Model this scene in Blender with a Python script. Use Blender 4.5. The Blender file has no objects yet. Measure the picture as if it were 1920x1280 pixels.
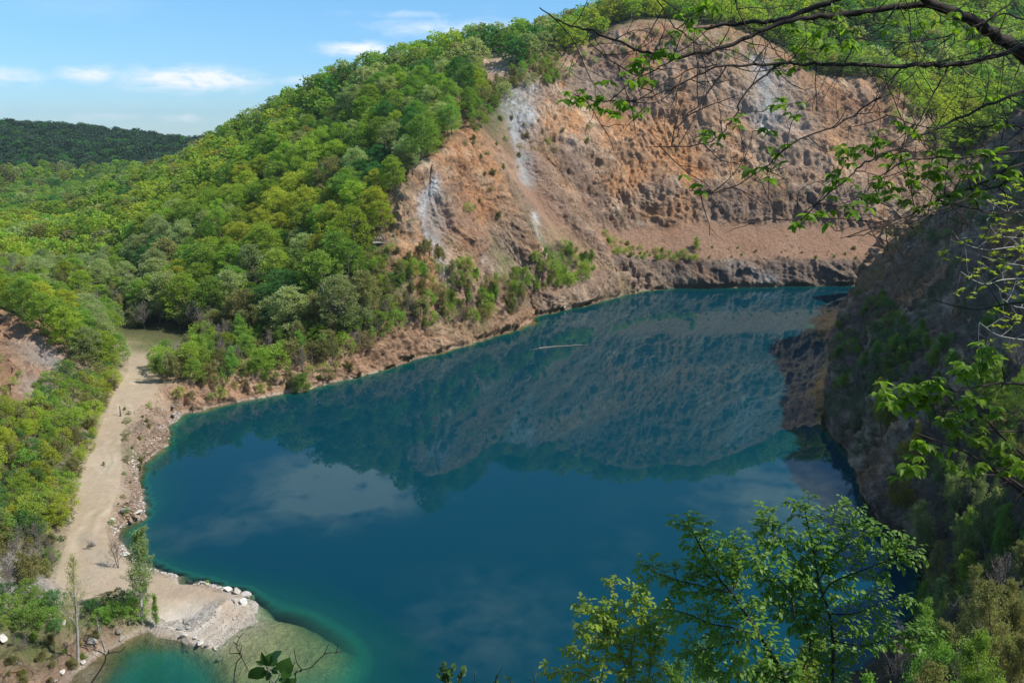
import bpy, bmesh, math, random
import numpy as np
from mathutils import Vector, Matrix
from mathutils.bvhtree import BVHTree
from mathutils.geometry import delaunay_2d_cdt
R = math.radians
SC = bpy.context.scene
COL = SC.collection

# ------------------------------------------------------------------ camera
FPX, PITCH, CH = 1600.0, R(13.7), 60.0
cam_d = bpy.data.cameras.new('camera'); cam = bpy.data.objects.new('camera', cam_d); COL.objects.link(cam)
cam.location = (0, 0, CH); cam.rotation_euler = (math.pi / 2 - PITCH, 0, 0)
cam_d.sensor_width = 36; cam_d.lens = 36 * FPX / 1920; cam_d.clip_start = 0.05; cam_d.clip_end = 20000
SC.camera = cam

# ------------------------------------------------------------------ sky, sun, exposure
SUN_EL, SUN_AZ = 49.0, -13.0          # azimuth measured from +X towards +Y
sx, sy = math.cos(R(SUN_AZ)), math.sin(R(SUN_AZ))
sun_vec = Vector((sx * math.cos(R(SUN_EL)), sy * math.cos(R(SUN_EL)), math.sin(R(SUN_EL))))
world = bpy.data.worlds.new('World'); SC.world = world; world.use_nodes = True

def nd(t, kind, **kw):
    n = t.nodes.new(kind)
    for k, v in kw.items():
        if hasattr(n, k): setattr(n, k, v)
    return n
def mth(t, op, a, b=None, c=None, clamp=False):
    n = t.nodes.new('ShaderNodeMath'); n.operation = op; n.use_clamp = clamp
    for i, v in enumerate((a, b, c)):
        if v is None: continue
        if isinstance(v, (int, float)): n.inputs[i].default_value = v
        else: t.links.new(v, n.inputs[i])
    return n.outputs[0]
def ramp(t, fac, stops):
    n = t.nodes.new('ShaderNodeValToRGB'); e = n.color_ramp.elements
    while len(e) < len(stops): e.new(0.5)
    for i, (p, c) in enumerate(stops):
        e[i].position = p; e[i].color = (*c, 1) if len(c) == 3 else c
    t.links.new(fac, n.inputs[0]); return n.outputs[0]
def noise(t, vec, scale, detail=4, rough=0.55, dist=0.0):
    n = t.nodes.new('ShaderNodeTexNoise'); n.inputs['Scale'].default_value = scale
    n.inputs['Detail'].default_value = detail; n.inputs['Roughness'].default_value = rough
    n.inputs['Distortion'].default_value = dist
    if vec is not None: t.links.new(vec, n.inputs['Vector'])
    return n.outputs['Fac']
def mixc(t, fac, a, b, mode='MIX'):
    n = t.nodes.new('ShaderNodeMix'); n.data_type = 'RGBA'; n.blend_type = mode
    for s, v in ((0, fac), (6, a), (7, b)):
        if isinstance(v, (int, float)): n.inputs[s].default_value = v
        elif isinstance(v, tuple): n.inputs[s].default_value = (*v, 1)
        else: t.links.new(v, n.inputs[s])
    return n.outputs[2]

wt = world.node_tree; wt.nodes.clear()
sky = nd(wt, 'ShaderNodeTexSky', sky_type='NISHITA', sun_disc=False)
sky.sun_elevation = R(SUN_EL); sky.sun_rotation = math.atan2(sun_vec.x, sun_vec.y)
sky.air_density = 1.0; sky.dust_density = 0.0; sky.ozone_density = 1.8; sky.altitude = 300
tc = nd(wt, 'ShaderNodeTexCoord'); gen = tc.outputs['Generated']
sep = nd(wt, 'ShaderNodeSeparateXYZ'); wt.links.new(gen, sep.inputs[0])
az = mth(wt, 'MULTIPLY', mth(wt, 'ARCTAN2', sep.outputs[0], sep.outputs[1]), 57.2958)   # degrees right of +Y
el = mth(wt, 'MULTIPLY', mth(wt, 'ARCSINE', sep.outputs[2]), 57.2958)
mp = nd(wt, 'ShaderNodeCombineXYZ'); wt.links.new(az, mp.inputs[0]); wt.links.new(el, mp.inputs[1])
st = nd(wt, 'ShaderNodeVectorMath', operation='MULTIPLY'); wt.links.new(mp.outputs[0], st.inputs[0]); st.inputs[1].default_value = (1, 2.6, 1)
n1 = noise(wt, st.outputs[0], 0.36, 8, 0.62, 0.3)
n2 = noise(wt, st.outputs[0], 0.09, 4, 0.5)
# clouds: (azimuth, elevation, half width, half height, strength)
CLOUDS = [(-29.5, 3.0, 1.9, .45, .8), (-25.2, 3.3, 1.5, .42, 1.2), (-19.8, 3.15, 3.6, .62, 1.5), (-14.0, 3.2, 2.2, .25, .6), (-9.7, 5.1, 1.9, .42, 1.25),
          (-31.8, 1.25, 1.5, .28, .9), (-25, .95, 2.2, .22, .5), (-20.4, .9, 1.3, .25, .8), (-3.0, 6.3, 5.5, .6, .65), (-7, 7.2, 4, .25, .4), (-25, 2.9, 10, 1.2, .12),
          (-12.0, 22.9, 4.6, 1.7, 2.6), (-19.5, 24.6, 3.0, .9, .8), (-24.5, 24.8, 4, .9, .55), (18.5, 23.5, 4.5, 2.6, 1.1), (-1.0, 32.5, 6.5, 3.2, .8), (8, 27, 4, 3.0, .25)]
tot = None
for a0, e0, w0, h0, s0 in CLOUDS:
    u = mth(wt, 'DIVIDE', mth(wt, 'SUBTRACT', az, a0), w0); v = mth(wt, 'DIVIDE', mth(wt, 'SUBTRACT', el, e0), h0)
    g = mth(wt, 'POWER', 2.718, mth(wt, 'MULTIPLY', mth(wt, 'ADD', mth(wt, 'MULTIPLY', u, u), mth(wt, 'MULTIPLY', v, v)), -0.8))
    g = mth(wt, 'MULTIPLY', g, s0)
    tot = g if tot is None else mth(wt, 'MAXIMUM', tot, g)
cl = mth(wt, 'MULTIPLY', tot, mth(wt, 'MULTIPLY_ADD', n1, 3.2, -0.95), clamp=False)
cl = mth(wt, 'MULTIPLY', mth(wt, 'MAXIMUM', mth(wt, 'SUBTRACT', cl, 0.10), 0.0), 1.25, clamp=True)
veil = mth(wt, 'MULTIPLY', mth(wt, 'MAXIMUM', mth(wt, 'SUBTRACT', n2, 0.56), 0.0), 1.1, clamp=True)
cl = mth(wt, 'MAXIMUM', cl, mth(wt, 'MULTIPLY', veil, .55))
tn = ramp(wt, mth(wt, 'DIVIDE', el, 90.0, clamp=True), [(0, (.54, .80, 1.14)), (.05, (.60, .92, 1.24)), (.12, (.72, 1.12, 1.34)), (.40, (.85, 1.12, 1.3)), (.62, (1.35, 1.25, 1.05)), (1, (1.6, 1.4, 1.05))])
skyc = mixc(wt, 1.0, sky.outputs[0], tn, 'MULTIPLY')
cc = mixc(wt, mth(wt, 'MULTIPLY', cl, .93), skyc, (8.6, 8.9, 9.4))
bg = nd(wt, 'ShaderNodeBackground'); bg.inputs[1].default_value = 0.105
wt.links.new(cc, bg.inputs[0])
wo = nd(wt, 'ShaderNodeOutputWorld'); wt.links.new(bg.outputs[0], wo.inputs[0])
world.cycles.sampling_method = 'MANUAL'; world.cycles.sample_map_resolution = 512

sd = bpy.data.lights.new('sun', 'SUN'); sd.energy = 4.2; sd.angle = R(0.53); sd.color = (1.0, 0.955, 0.88)
so = bpy.data.objects.new('sun', sd); COL.objects.link(so)
so.rotation_euler = sun_vec.to_track_quat('Z', 'Y').to_euler(); so.location = (200, -50, 400)
SC.view_settings.view_transform = 'Standard'; SC.view_settings.look = 'None'
SC.view_settings.exposure = 0.25; SC.view_settings.gamma = 1.0
SC.render.engine = 'CYCLES'
cy = SC.cycles; cy.max_bounces = 6; cy.diffuse_bounces = 4; cy.glossy_bounces = 3; cy.transmission_bounces = 4
cy.transparent_max_bounces = 6; cy.volume_bounces = 0; cy.caustics_reflective = False; cy.caustics_refractive = False
cy.use_denoising = True

# ------------------------------------------------------------------ projection helpers (authoring distances to real positions)
CP, SP = math.cos(PITCH), math.sin(PITCH)
def ray(px, py):
    X = (px - 960) / FPX; Y = (640 - py) / FPX
    return X, CP + Y * SP, -SP + Y * CP
def D(px, py, d):
    x, y, z = ray(px, py); t = d / y; return (x * t, d, CH + z * t)
def Z(px, py, h=0.0):
    x, y, z = ray(px, py); t = (h - CH) / z; return (x * t, y * t, h)
def proj(P):
    P = np.asarray(P, float).reshape(-1, 3); dx = P[:, 0]; dy = P[:, 1]; dz = P[:, 2] - CH
    dep = dy * CP - dz * SP; up = dy * SP + dz * CP
    dep = np.where(np.abs(dep) < 1e-6, 1e-6, dep)
    return 960 + FPX * dx / dep, 640 - FPX * up / dep, dep
def inpoly(x, y, poly):
    x = np.asarray(x); y = np.asarray(y); c = np.zeros(x.shape, bool); n = len(poly)
    for i in range(n):
        x1, y1 = poly[i][:2]; x2, y2 = poly[(i + 1) % n][:2]
        if y1 == y2: continue
        c ^= ((y1 > y) != (y2 > y)) & (x < (x2 - x1) * (y - y1) / (y2 - y1) + x1)
    return c

# ------------------------------------------------------------------ noise in numpy
def vn(p, seed=0):
    p = np.asarray(p, np.float64); i = np.floor(p).astype(np.int64); f = p - i
    u = f * f * f * (f * (f * 6 - 15) + 10)
    def h(dx, dy, dz):
        n = (i[:, 0] + dx) * 374761393 + (i[:, 1] + dy) * 668265263 + (i[:, 2] + dz) * 2147483647 + seed * 974634777
        n = (n ^ (n >> 13)) * 1274126177; n = n & 0xffffffff; n = (n ^ (n >> 16)) * 2246822519 & 0xffffffff; n ^= n >> 15
        return (n & 0xffff) / 32767.5 - 1
    x, y, z = u[:, 0], u[:, 1], u[:, 2]
    def L(a, b, t): return a + (b - a) * t
    return L(L(L(h(0, 0, 0), h(1, 0, 0), x), L(h(0, 1, 0), h(1, 1, 0), x), y),
             L(L(h(0, 0, 1), h(1, 0, 1), x), L(h(0, 1, 1), h(1, 1, 1), x), y), z)
def fbm(p, sc, octs=4, g=0.5, seed=0, ridged=False):
    p = np.asarray(p, float) * np.asarray(sc, float); a = 1.0; s = 0; t = 0
    for o in range(octs):
        v = vn(p, seed + o * 7)
        if ridged: v = 1 - 2 * np.abs(v)
        s = s + a * v; t += a; a *= g; p = p * 2.03 + 17.3
    return s / t

# ------------------------------------------------------------------ object helpers
def mesh_np(name, V, F, mats=(), smooth=True, attrs=None):
    """V (n,3); F (m,3) or (m,4) or list of faces"""
    me = bpy.data.meshes.new(name)
    if isinstance(F, np.ndarray):
        k = F.shape[1]
        me.vertices.add(len(V)); me.vertices.foreach_set('co', np.asarray(V, np.float32).ravel())
        me.loops.add(F.size); me.loops.foreach_set('vertex_index', F.astype(np.int32).ravel())
        me.polygons.add(len(F)); me.polygons.foreach_set('loop_start', np.arange(0, F.size, k, dtype=np.int32))
        me.polygons.foreach_set('loop_total', np.full(len(F), k, np.int32))
        me.update(calc_edges=True)
    else:
        me.from_pydata([tuple(v) for v in V], [], F); me.update()
    me.polygons.foreach_set('use_smooth', np.full(len(me.polygons), smooth))
    if attrs:
        for an, (ty, arr) in attrs.items():
            at = me.attributes.new(an, ty, 'POINT')
            at.data.foreach_set('color' if 'COLOR' in ty else 'value', np.asarray(arr, np.float32).ravel())
    for m in mats: me.materials.append(m)
    return me
def link(name, me, parent=None, loc=None):
    o = bpy.data.objects.new(name, me); COL.objects.link(o)
    if parent: o.parent = parent
    if loc is not None: o.location = loc
    return o
def tag(o, label=None, cat=None, group=None, kind=None):
    if label: o['label'] = label
    if cat: o['category'] = cat
    if group: o['group'] = group
    if kind: o['kind'] = kind
    return o
def thing(name, loc, label, cat, group=None, rz=0):
    o = bpy.data.objects.new(name, None); COL.objects.link(o); o.location = loc; o.rotation_euler = (0, 0, rz)
    o.empty_display_size = 0.2
    return tag(o, label, cat, group)

# ------------------------------------------------------------------ materials
def mat(name):
    m = bpy.data.materials.new(name); m.use_nodes = True; t = m.node_tree; t.nodes.clear()
    return m, t
def out(t, sh, disp=None):
    o = t.nodes.new('ShaderNodeOutputMaterial'); t.links.new(sh, o.inputs[0])
def bsdf(t, col, rough=0.9, normal=None, spec=0.3):
    b = t.nodes.new('ShaderNodeBsdfPrincipled')
    if isinstance(col, tuple): b.inputs['Base Color'].default_value = (*col, 1)
    else: t.links.new(col, b.inputs['Base Color'])
    if isinstance(rough, (int, float)): b.inputs['Roughness'].default_value = rough
    else: t.links.new(rough, b.inputs['Roughness'])
    b.inputs['Specular IOR Level'].default_value = spec
    if normal is not None: t.links.new(normal, b.inputs['Normal'])
    return b.outputs[0]
def bump(t, h, strength=0.5, dist=0.3):
    b = t.nodes.new('ShaderNodeBump'); b.inputs['Strength'].default_value = strength; b.inputs['Distance'].default_value = dist
    t.links.new(h, b.inputs['Height']); return b.outputs[0]
def objco(t): return nd(t, 'ShaderNodeTexCoord').outputs['Object']

def terrain_mat(name, s=1.0, b=0.7, contrast=1.0):
    m, t = mat(name); co = objco(t)
    a = nd(t, 'ShaderNodeAttribute', attribute_name='Col').outputs['Color']
    nA = noise(t, co, 0.35 * s, 6, 0.65); nB = noise(t, co, 2.2 * s, 5, 0.7)
    v = mth(t, 'ADD', mth(t, 'MULTIPLY', nA, 0.9 * contrast), mth(t, 'MULTIPLY', nB, 0.9 * contrast))
    v = mth(t, 'ADD', v, 1.0 - 0.9 * contrast)
    hsv = t.nodes.new('ShaderNodeHueSaturation'); t.links.new(a, hsv.inputs['Color']); t.links.new(v, hsv.inputs['Value'])
    vor = t.nodes.new('ShaderNodeTexVoronoi'); vor.inputs['Scale'].default_value = 0.9 * s; t.links.new(co, vor.inputs['Vector'])
    wp = nd(t, 'ShaderNodeVectorMath', operation='ADD'); nC = t.nodes.new('ShaderNodeTexNoise'); nC.inputs['Scale'].default_value = .5; t.links.new(co, nC.inputs['Vector'])
    ws = nd(t, 'ShaderNodeVectorMath', operation='SCALE'); t.links.new(nC.outputs['Color'], ws.inputs[0]); ws.inputs['Scale'].default_value = 2.0; t.links.new(co, wp.inputs[0]); t.links.new(ws.outputs[0], wp.inputs[1])
    chips = []
    for sc_ in (.55 * s, 1.4 * s):
        vc = t.nodes.new('ShaderNodeTexVoronoi'); vc.inputs['Scale'].default_value = sc_; t.links.new(wp.outputs[0], vc.inputs['Vector']); sp = nd(t, 'ShaderNodeSeparateColor'); t.links.new(vc.outputs['Color'], sp.inputs[0]); chips.append(sp.outputs[0])
    chip = mth(t, 'ADD', mth(t, 'MULTIPLY', chips[0], .6), mth(t, 'MULTIPLY', chips[1], .4))
    v2 = mth(t, 'MULTIPLY', v, mth(t, 'MULTIPLY_ADD', chip, .34 * contrast, 1 - .17 * contrast)); t.links.new(v2, hsv.inputs['Value'])
    hh = mth(t, 'ADD', mth(t, 'ADD', mth(t, 'MULTIPLY', nB, 0.8), mth(t, 'MULTIPLY', vor.outputs['Distance'], 0.5)), mth(t, 'MULTIPLY', chip, .9))
    b1 = nd(t, 'ShaderNodeBump'); b1.inputs['Strength'].default_value = b; b1.inputs['Distance'].default_value = 1.6 / s; t.links.new(nA, b1.inputs['Height'])
    b2 = nd(t, 'ShaderNodeBump'); b2.inputs['Strength'].default_value = b; b2.inputs['Distance'].default_value = .6; t.links.new(hh, b2.inputs['Height']); t.links.new(b1.outputs[0], b2.inputs['Normal'])
    out(t, bsdf(t, hsv.outputs[0], 0.92, b2.outputs[0], 0.2)); return m
M = {}
M['rock'] = terrain_mat('quarry_rock', 1.0, 0.9, 1.0)
M['soil'] = terrain_mat('soil', 1.5, 0.6, 0.8)
M['track'] = terrain_mat('sandy_track', 2.0, 0.25, 0.35)
M['scree'] = terrain_mat('scree', 2.5, 0.8, 0.6)
# ------------------------------------------------------------------ terrain: surveyed break lines and spot heights
# types: colour, roughness
TY = {'f': ((.075, .075, .035), .25), 'o': ((.47, .285, .165), 1.0), 'b': ((.36, .255, .18), 1.0), 'g': ((.34, .325, .30), .6), 't': ((.42, .255, .165), .06),
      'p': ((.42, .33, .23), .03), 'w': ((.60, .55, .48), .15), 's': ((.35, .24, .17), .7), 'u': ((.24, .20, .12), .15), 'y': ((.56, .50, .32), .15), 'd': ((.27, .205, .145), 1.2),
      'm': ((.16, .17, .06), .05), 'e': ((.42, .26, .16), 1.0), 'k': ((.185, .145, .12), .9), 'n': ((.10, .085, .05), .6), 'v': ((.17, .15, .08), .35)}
TN = list(TY); TI = {k: i for i, k in enumerate(TN)}
PTS, TYP, FIX, EDG = [], [], [], []
def P(pt, ty, fix=False):
    PTS.append(pt); TYP.append(TI[ty]); FIX.append(fix); return len(PTS) - 1
def line(pts, ty, fix=False):
    ids = [P(p, ty, fix) for p in pts]
    for a, b in zip(ids[:-1], ids[1:]): EDG.append((a, b))
    return ids

# shoreline of the lake, clockwise from the camera's side (z = 0)
SH_W = [(150, 1262), (178, 1240), (215, 1212), (262, 1190), (312, 1179), (341, 1192), (370, 1210), (406, 1216), (417, 1200), (443, 1176), (490, 1160), (486, 1140),
        (480, 1124), (462, 1112), (427, 1104), (385, 1094), (333, 1080), (302, 1070), (260, 1059), (242, 1049), (226, 1017), (219, 1002), (232, 989), (263, 973), (271, 945),
        (262, 915), (256, 890), (272, 865), (300, 845), (320, 820), (314, 797), (340, 775), (390, 764), (470, 750), (560, 735), (640, 714), (710, 697), (780, 672),
        (860, 650), (935, 626), (972, 613), (1006, 605), (996, 600), (984, 595), (1010, 590), (1060, 580), (1110, 567), (1160, 553), (1172, 545), (1215, 545), (1255, 540),
        (1300, 540), (1400, 539), (1500, 536), (1600, 535), (1650, 534)]
SH_E = [(1640, 556), (1600, 572), (1572, 592), (1553, 630), (1549, 700), (1546, 760), (1552, 812), (1585, 845), (1602, 900), (1630, 950), (1662, 985), (1700, 1012)]
shore_xyz = [Z(*p) for p in SH_W] + [Z(*p) for p in SH_E]
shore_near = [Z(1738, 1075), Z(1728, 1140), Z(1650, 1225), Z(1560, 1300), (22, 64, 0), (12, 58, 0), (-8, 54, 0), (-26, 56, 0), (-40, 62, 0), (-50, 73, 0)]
LAKE = [(p[0], p[1]) for p in shore_xyz] + [(p[0], p[1]) for p in shore_near]
ids = []
for i, p in enumerate(shore_xyz):
    ty = 's'
    if i < 14: ty = 'w' if 4 <= i else 's'
    if 43 <= i < len(SH_W): ty = 'k' if i > 49 else 'b'
    if i >= len(SH_W): ty = 'd'
    if 32 <= i < 43: ty = 'e'
    ids.append(P(p, ty, True))
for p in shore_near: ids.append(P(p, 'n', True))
for a, b in zip(ids, ids[1:] + ids[:1]): EDG.append((a, b))

# lake bed
def inset(poly, dist):
    n = len(poly); res = []
    for i in range(n):
        a = Vector(poly[i - 1]); b = Vector(poly[i]); c = Vector(poly[(i + 1) % n])
        n1 = (b - a).normalized(); n2 = (c - b).normalized(); t = (n1 + n2)
        if t.length < 1e-3: res.append(None); continue
        t.normalize(); nn = Vector((t.y, -t.x))
        q = b + nn * dist
        res.append((q.x, q.y))
    return res
def dist_poly(x, y, poly):
    x = np.asarray(x, float); y = np.asarray(y, float); best = np.full(x.shape, 1e9)
    for i in range(len(poly)):
        x1, y1 = poly[i]; x2, y2 = poly[(i + 1) % len(poly)]; dx, dy = x2 - x1, y2 - y1; L = dx * dx + dy * dy + 1e-9
        t = np.clip(((x - x1) * dx + (y - y1) * dy) / L, 0, 1)
        best = np.minimum(best, np.hypot(x - x1 - t * dx, y - y1 - t * dy))
    return best
for dst, zz in ((1.1, -3.4), (3.2, -10.0)):
    for k, q in enumerate(inset(LAKE, dst)):
        if q is None: continue
        if inpoly(np.array([q[0]]), np.array([q[1]]), LAKE)[0] and dist_poly([q[0]], [q[1]], LAKE)[0] > dst * .7:
            if k < 14 or k > len(LAKE) - 3: continue
            P((q[0], q[1], zz * (2.4 if len(SH_W) <= k else 1)), 'u')
for px, py, z in [(520, 1165, -.35), (500, 1185, -.4), (460, 1205, -.35), (430, 1235, -.45), (470, 1240, -.6), (540, 1180, -.45), (430, 1270, -.9), (480, 1290, -1.2), (560, 1160, -.8), (600, 1170, -1.0),
                  (560, 1220, -.8), (620, 1220, -1.3), (660, 1190, -1.7), (700, 1240, -2.3), (620, 1290, -1.8), (545, 1290, -1.3), (690, 1290, -3), (520, 1145, -2.6), (600, 1135, -4.6),
                  (715, 1170, -5.2), (745, 1290, -8), (740, 1220, -8), (350, 1072, -4.5), (420, 1090, -5.5), (300, 1059, -4.5), (492, 1112, -5), (250, 1032, -3.5), (560, 1132, -6), (640, 1150, -7), (385, 1070, -10), (320, 1040, -10), (480, 1090, -10), (270, 1015, -9), (470, 1100, -4.5), (395, 1245, -2.2), (370, 1230, -2.4), (330, 1225, -3.6), (300, 1260, -4.6), (360, 1290, -5), (250, 1220, -2.4), (200, 1255, -1.7), (200, 1300, -3.2),
                  (440, 1330, -3), (300, 1340, -5), (350, 1085, -4), (400, 1075, -9)]:
    q = Z(px, py, 0); P((q[0], q[1], z), 'y' if 405 < px < 720 and z > -4 else 'u')
for px, py in [(400, 1000), (600, 1050), (800, 1150), (1000, 1200), (1200, 1000), (900, 900), (600, 880), (500, 820), (1200, 800), (1400, 900), (1400, 700), (1100, 700), (1300, 600), (1480, 600), (1000, 800), (1480, 1000), (1400, 1150), (800, 760)]:
    q = Z(px, py, 0); P((q[0], q[1], -14), 'u')
P((0, 68, -12), 'u'); P((25, 78, -14), 'u'); P((-20, 70, -10), 'u'); P((40, 95, -14), 'u')

# track and west bank (pixel, height)
PATH_R = [(340, 652, 6.3), (292, 672, 6.2), (292, 700, 6.1), (296, 728, 5.6), (282, 742, 5.4), (262, 760, 5.1), (238, 790, 4.7), (226, 830, 4.2), (228, 870, 3.6), (224, 905, 3.1), (210, 945, 2.6), (196, 985, 2.1), (206, 1020, 1.8), (232, 1052, 1.3),
          (262, 1068, 1.0), (303, 1076, .95), (334, 1086, .9), (386, 1101, .9), (424, 1112, .9), (452, 1122, .8), (455, 1140, .7), (436, 1160, .6), (404, 1184, .6), (380, 1196, .7), (340, 1180, .9), (305, 1168, 1.0)]
PATH_L = [(222, 640, 6.4), (243, 668, 6.3), (240, 700, 6.2), (212, 745, 5.6), (194, 790, 5.0), (176, 840, 4.4), (158, 880, 3.9), (148, 920, 3.4), (136, 965, 2.9), (128, 1010, 2.4), (112, 1060, 2.0), (104, 1095, 1.9), (140, 1125, 1.7), (175, 1135, 1.5), (235, 1120, 1.4), (285, 1130, 1.2)]
pr = line([Z(*p) for p in PATH_R], 'p'); pl = line([Z(*p) for p in PATH_L], 'p')
PATHPOLY = [Z(*p)[:2] for p in PATH_R] + [Z(*p)[:2] for p in reversed(PATH_L)]
for p, ty in [((252, 1000, .9), 's'), ((245, 950, 1.8), 's'), ((240, 905, 2.2), 's'), ((250, 870, 2.6), 's'), ((268, 835, 3.2), 's'), ((290, 800, 3.4), 's'), ((270, 790, 4.6), 's'), ((305, 770, 4.2), 's'), ((330, 745, 4.6), 'w'), ((318, 728, 5.8), 'e'),
              ((370, 735, 4.6), 'e'), ((300, 760, 4.9), 'b'), ((262, 815, 4.1), 'b'), ((240, 850, 3.4), 'v'), ((222, 1000, 1.2), 's'), ((440, 1118, 1.5), 'w'), ((466, 1124, 1.3), 'w')]: P(Z(*p), ty)
line([Z(*p) for p in [(345, 690, 6.5), (400, 705, 6.0), (470, 705, 5.5), (560, 690, 5.5), (640, 676, 5.0), (700, 655, 5.5), (780, 622, 7.0), (850, 600, 6.5), (905, 590, 6.0), (940, 598, 4.0), (965, 590, 4.5)]], 'e')
for p in [(300, 655, 6.4), (350, 655, 6.6), (380, 670, 6.5), (250, 650, 6.4), (290, 645, 6.5), (230, 632, 6.6)]: P(Z(*p), 'm')
# west side: mound with the red earth bank, brush and rubble
for p, ty in [((175, 740, 7.5), 'f'), ((150, 800, 6.2), 'f'), ((128, 860, 5.2), 'f'), ((112, 920, 4.6), 'f'), ((100, 980, 3.8), 'f'), ((80, 1050, 2.9), 'v'), ((205, 690, 7.6), 'f'), ((200, 650, 8.5), 'f'), ((120, 735, 9.5), 'e'), ((95, 690, 11.5), 'g'), ((60, 740, 10.5), 'g'),
              ((110, 668, 13.5), 'e'), ((60, 640, 16), 'e'), ((0, 600, 19.5), 'e'), ((0, 650, 15), 'e'), ((-60, 560, 22), 'f'), ((10, 720, 11.5), 'e'), ((0, 780, 10.5), 'e'), ((30, 830, 8.5), 'f'), ((0, 830, 9.5), 'e'), ((0, 900, 7.5), 'f'), ((60, 900, 6), 'f'),
              ((150, 630, 13), 'f'), ((110, 590, 16), 'f'), ((40, 570, 20), 'f'), ((0, 1000, 5.5), 'v'), ((60, 1000, 4.4), 'v'), ((0, 1060, 4.5), 'g'), ((60, 1100, 2.6), 'g'), ((120, 1140, 1.6), 'v'), ((0, 1140, 3.2), 'g'), ((60, 1180, 1.8), 'v'), ((130, 1190, 1.2), 'v'), ((185, 1165, 1.3), 'v'), ((185, 1200, .9), 's'),
              ((240, 1160, 1.2), 'v'), ((150, 1235, .6), 's'), ((110, 1262, .8), 's'), ((0, 1230, 2.0), 'v'), ((0, 1262, 1.6), 's'), ((60, 1240, 1.2), 'v'), ((60, 1290, .9), 's'), ((-80, 1200, 4), 'v'), ((-80, 1000, 8), 'f'), ((-80, 850, 14), 'f'), ((-80, 700, 20), 'f')]: P(Z(*p), ty)
P((-62, 66, 3), 'v'); P((-60, 50, 10), 'f'); P((-90, 60, 14), 'f'); P((-120, 100, 20), 'f'); P((-150, 160, 26), 'f')
# valley and forested hill (pixel, distance)
for p in [(200, 610, 250), (150, 600, 258), (80, 560, 262), (0, 540, 275), (-100, 520, 290), (250, 580, 268), (150, 520, 335), (0, 480, 400), (-150, 470, 420), (150, 450, 465), (0, 435, 520), (130, 392, 640), (250, 352, 760), (0, 362, 790), (-150, 400, 700), (400, 330, 800), (600, 330, 800),
          (300, 618, 242), (350, 620, 242), (300, 540, 278), (300, 450, 350), (300, 385, 440), (300, 352, 520), (220, 420, 480), (220, 500, 350),
          (430, 635, 226), (430, 520, 264), (430, 400, 332), (430, 320, 410), (430, 266, 500), (370, 305, 510),
          (560, 640, 216), (560, 500, 262), (560, 350, 330), (560, 270, 375), (560, 200, 432), (500, 230, 470), (640, 160, 420),
          (700, 560, 223), (690, 455, 250), (700, 330, 300), (700, 220, 350), (700, 138, 412), (640, 400, 290), (640, 620, 212),
          (780, 120, 418), (780, 200, 345), (780, 270, 300), (850, 100, 425), (850, 170, 345), (890, 225, 330), (740, 340, 275)]: P(D(*p), 'f')
line([D(*p) for p in [(905, 84, 430), (950, 78, 435), (1000, 80, 432), (1040, 95, 428)]], 'f')
P(D(715, 452, 244), 'v'); P(D(735, 455, 241), 'v'); P(D(695, 458, 241), 'v')
# behind the crest
for p in [(430, 266, 500), (560, 200, 432), (700, 138, 412), (850, 100, 425), (950, 85, 432)]:
    x, y, z = D(*p); P((x * 1.12, y + 75, z - 6), 'f'); P((x * 1.3, y + 190, max(z - 70, 12)), 'f')
# spur with its gullies
line([D(*p) for p in [(925, 150, 385), (880, 245, 326), (850, 262, 292), (800, 300, 271), (762, 352, 256), (748, 385, 250), (775, 430, 246), (760, 450, 243), (738, 480, 237)]], 'o')
for p, ty in [((930, 122, 400), 'w'), ((925, 104, 415), 'w'), ((905, 140, 392), 'o'), ((790, 330, 266), 'o'), ((812, 345, 276), 'g'), ((798, 395, 264), 'g'), ((822, 460, 257), 'g'), ((838, 484, 251), 'w'), ((842, 400, 264), 'b'), ((850, 330, 284), 'o'), ((870, 420, 266), 'o'), ((895, 290, 302), 'o'), ((940, 330, 306), 'b'),
              ((900, 400, 282), 'b'), ((890, 480, 266), 'b'), ((950, 470, 284), 'b'), ((985, 480, 297), 'b'), ((960, 530, 278), 'v'), ((1000, 520, 291), 'v'), ((1050, 510, 302), 'v'), ((900, 540, 256), 'o'), ((850, 530, 247), 'o'), ((810, 510, 241), 'o'), ((770, 500, 236), 'o'), ((760, 540, 229), 'v'), ((820, 560, 238), 'v'), ((880, 580, 248), 'v'),
              ((1000, 560, 286), 'k'), ((1050, 545, 297), 's'), ((1100, 530, 306), 's'), ((1140, 520, 318), 's'), ((990, 575, 284), 'k'),
              ((935, 165, 375), 'g'), ((965, 160, 372), 'g'), ((1000, 165, 372), 'b'), ((955, 210, 352), 'g'), ((985, 230, 352), 'g'), ((920, 220, 340), 'v'),
              ((1010, 300, 344), 'o'), ((1020, 220, 358), 'o'), ((1030, 165, 375), 'b'), ((1060, 290, 346), 'b'), ((1090, 220, 365), 'o'), ((1080, 370, 332), 'o'), ((1075, 440, 318), 't'), ((1110, 440, 326), 'b'), ((1110, 380, 343), 'b'), ((1060, 480, 309), 't'), ((1110, 485, 316), 't'),
              ((1170, 510, 322), 'b'), ((1200, 505, 332), 'b'), ((1225, 525, 332), 'b'), ((1185, 528, 327), 'b'), ((1140, 470, 333), 't')]: P(D(*p), ty)
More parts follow.
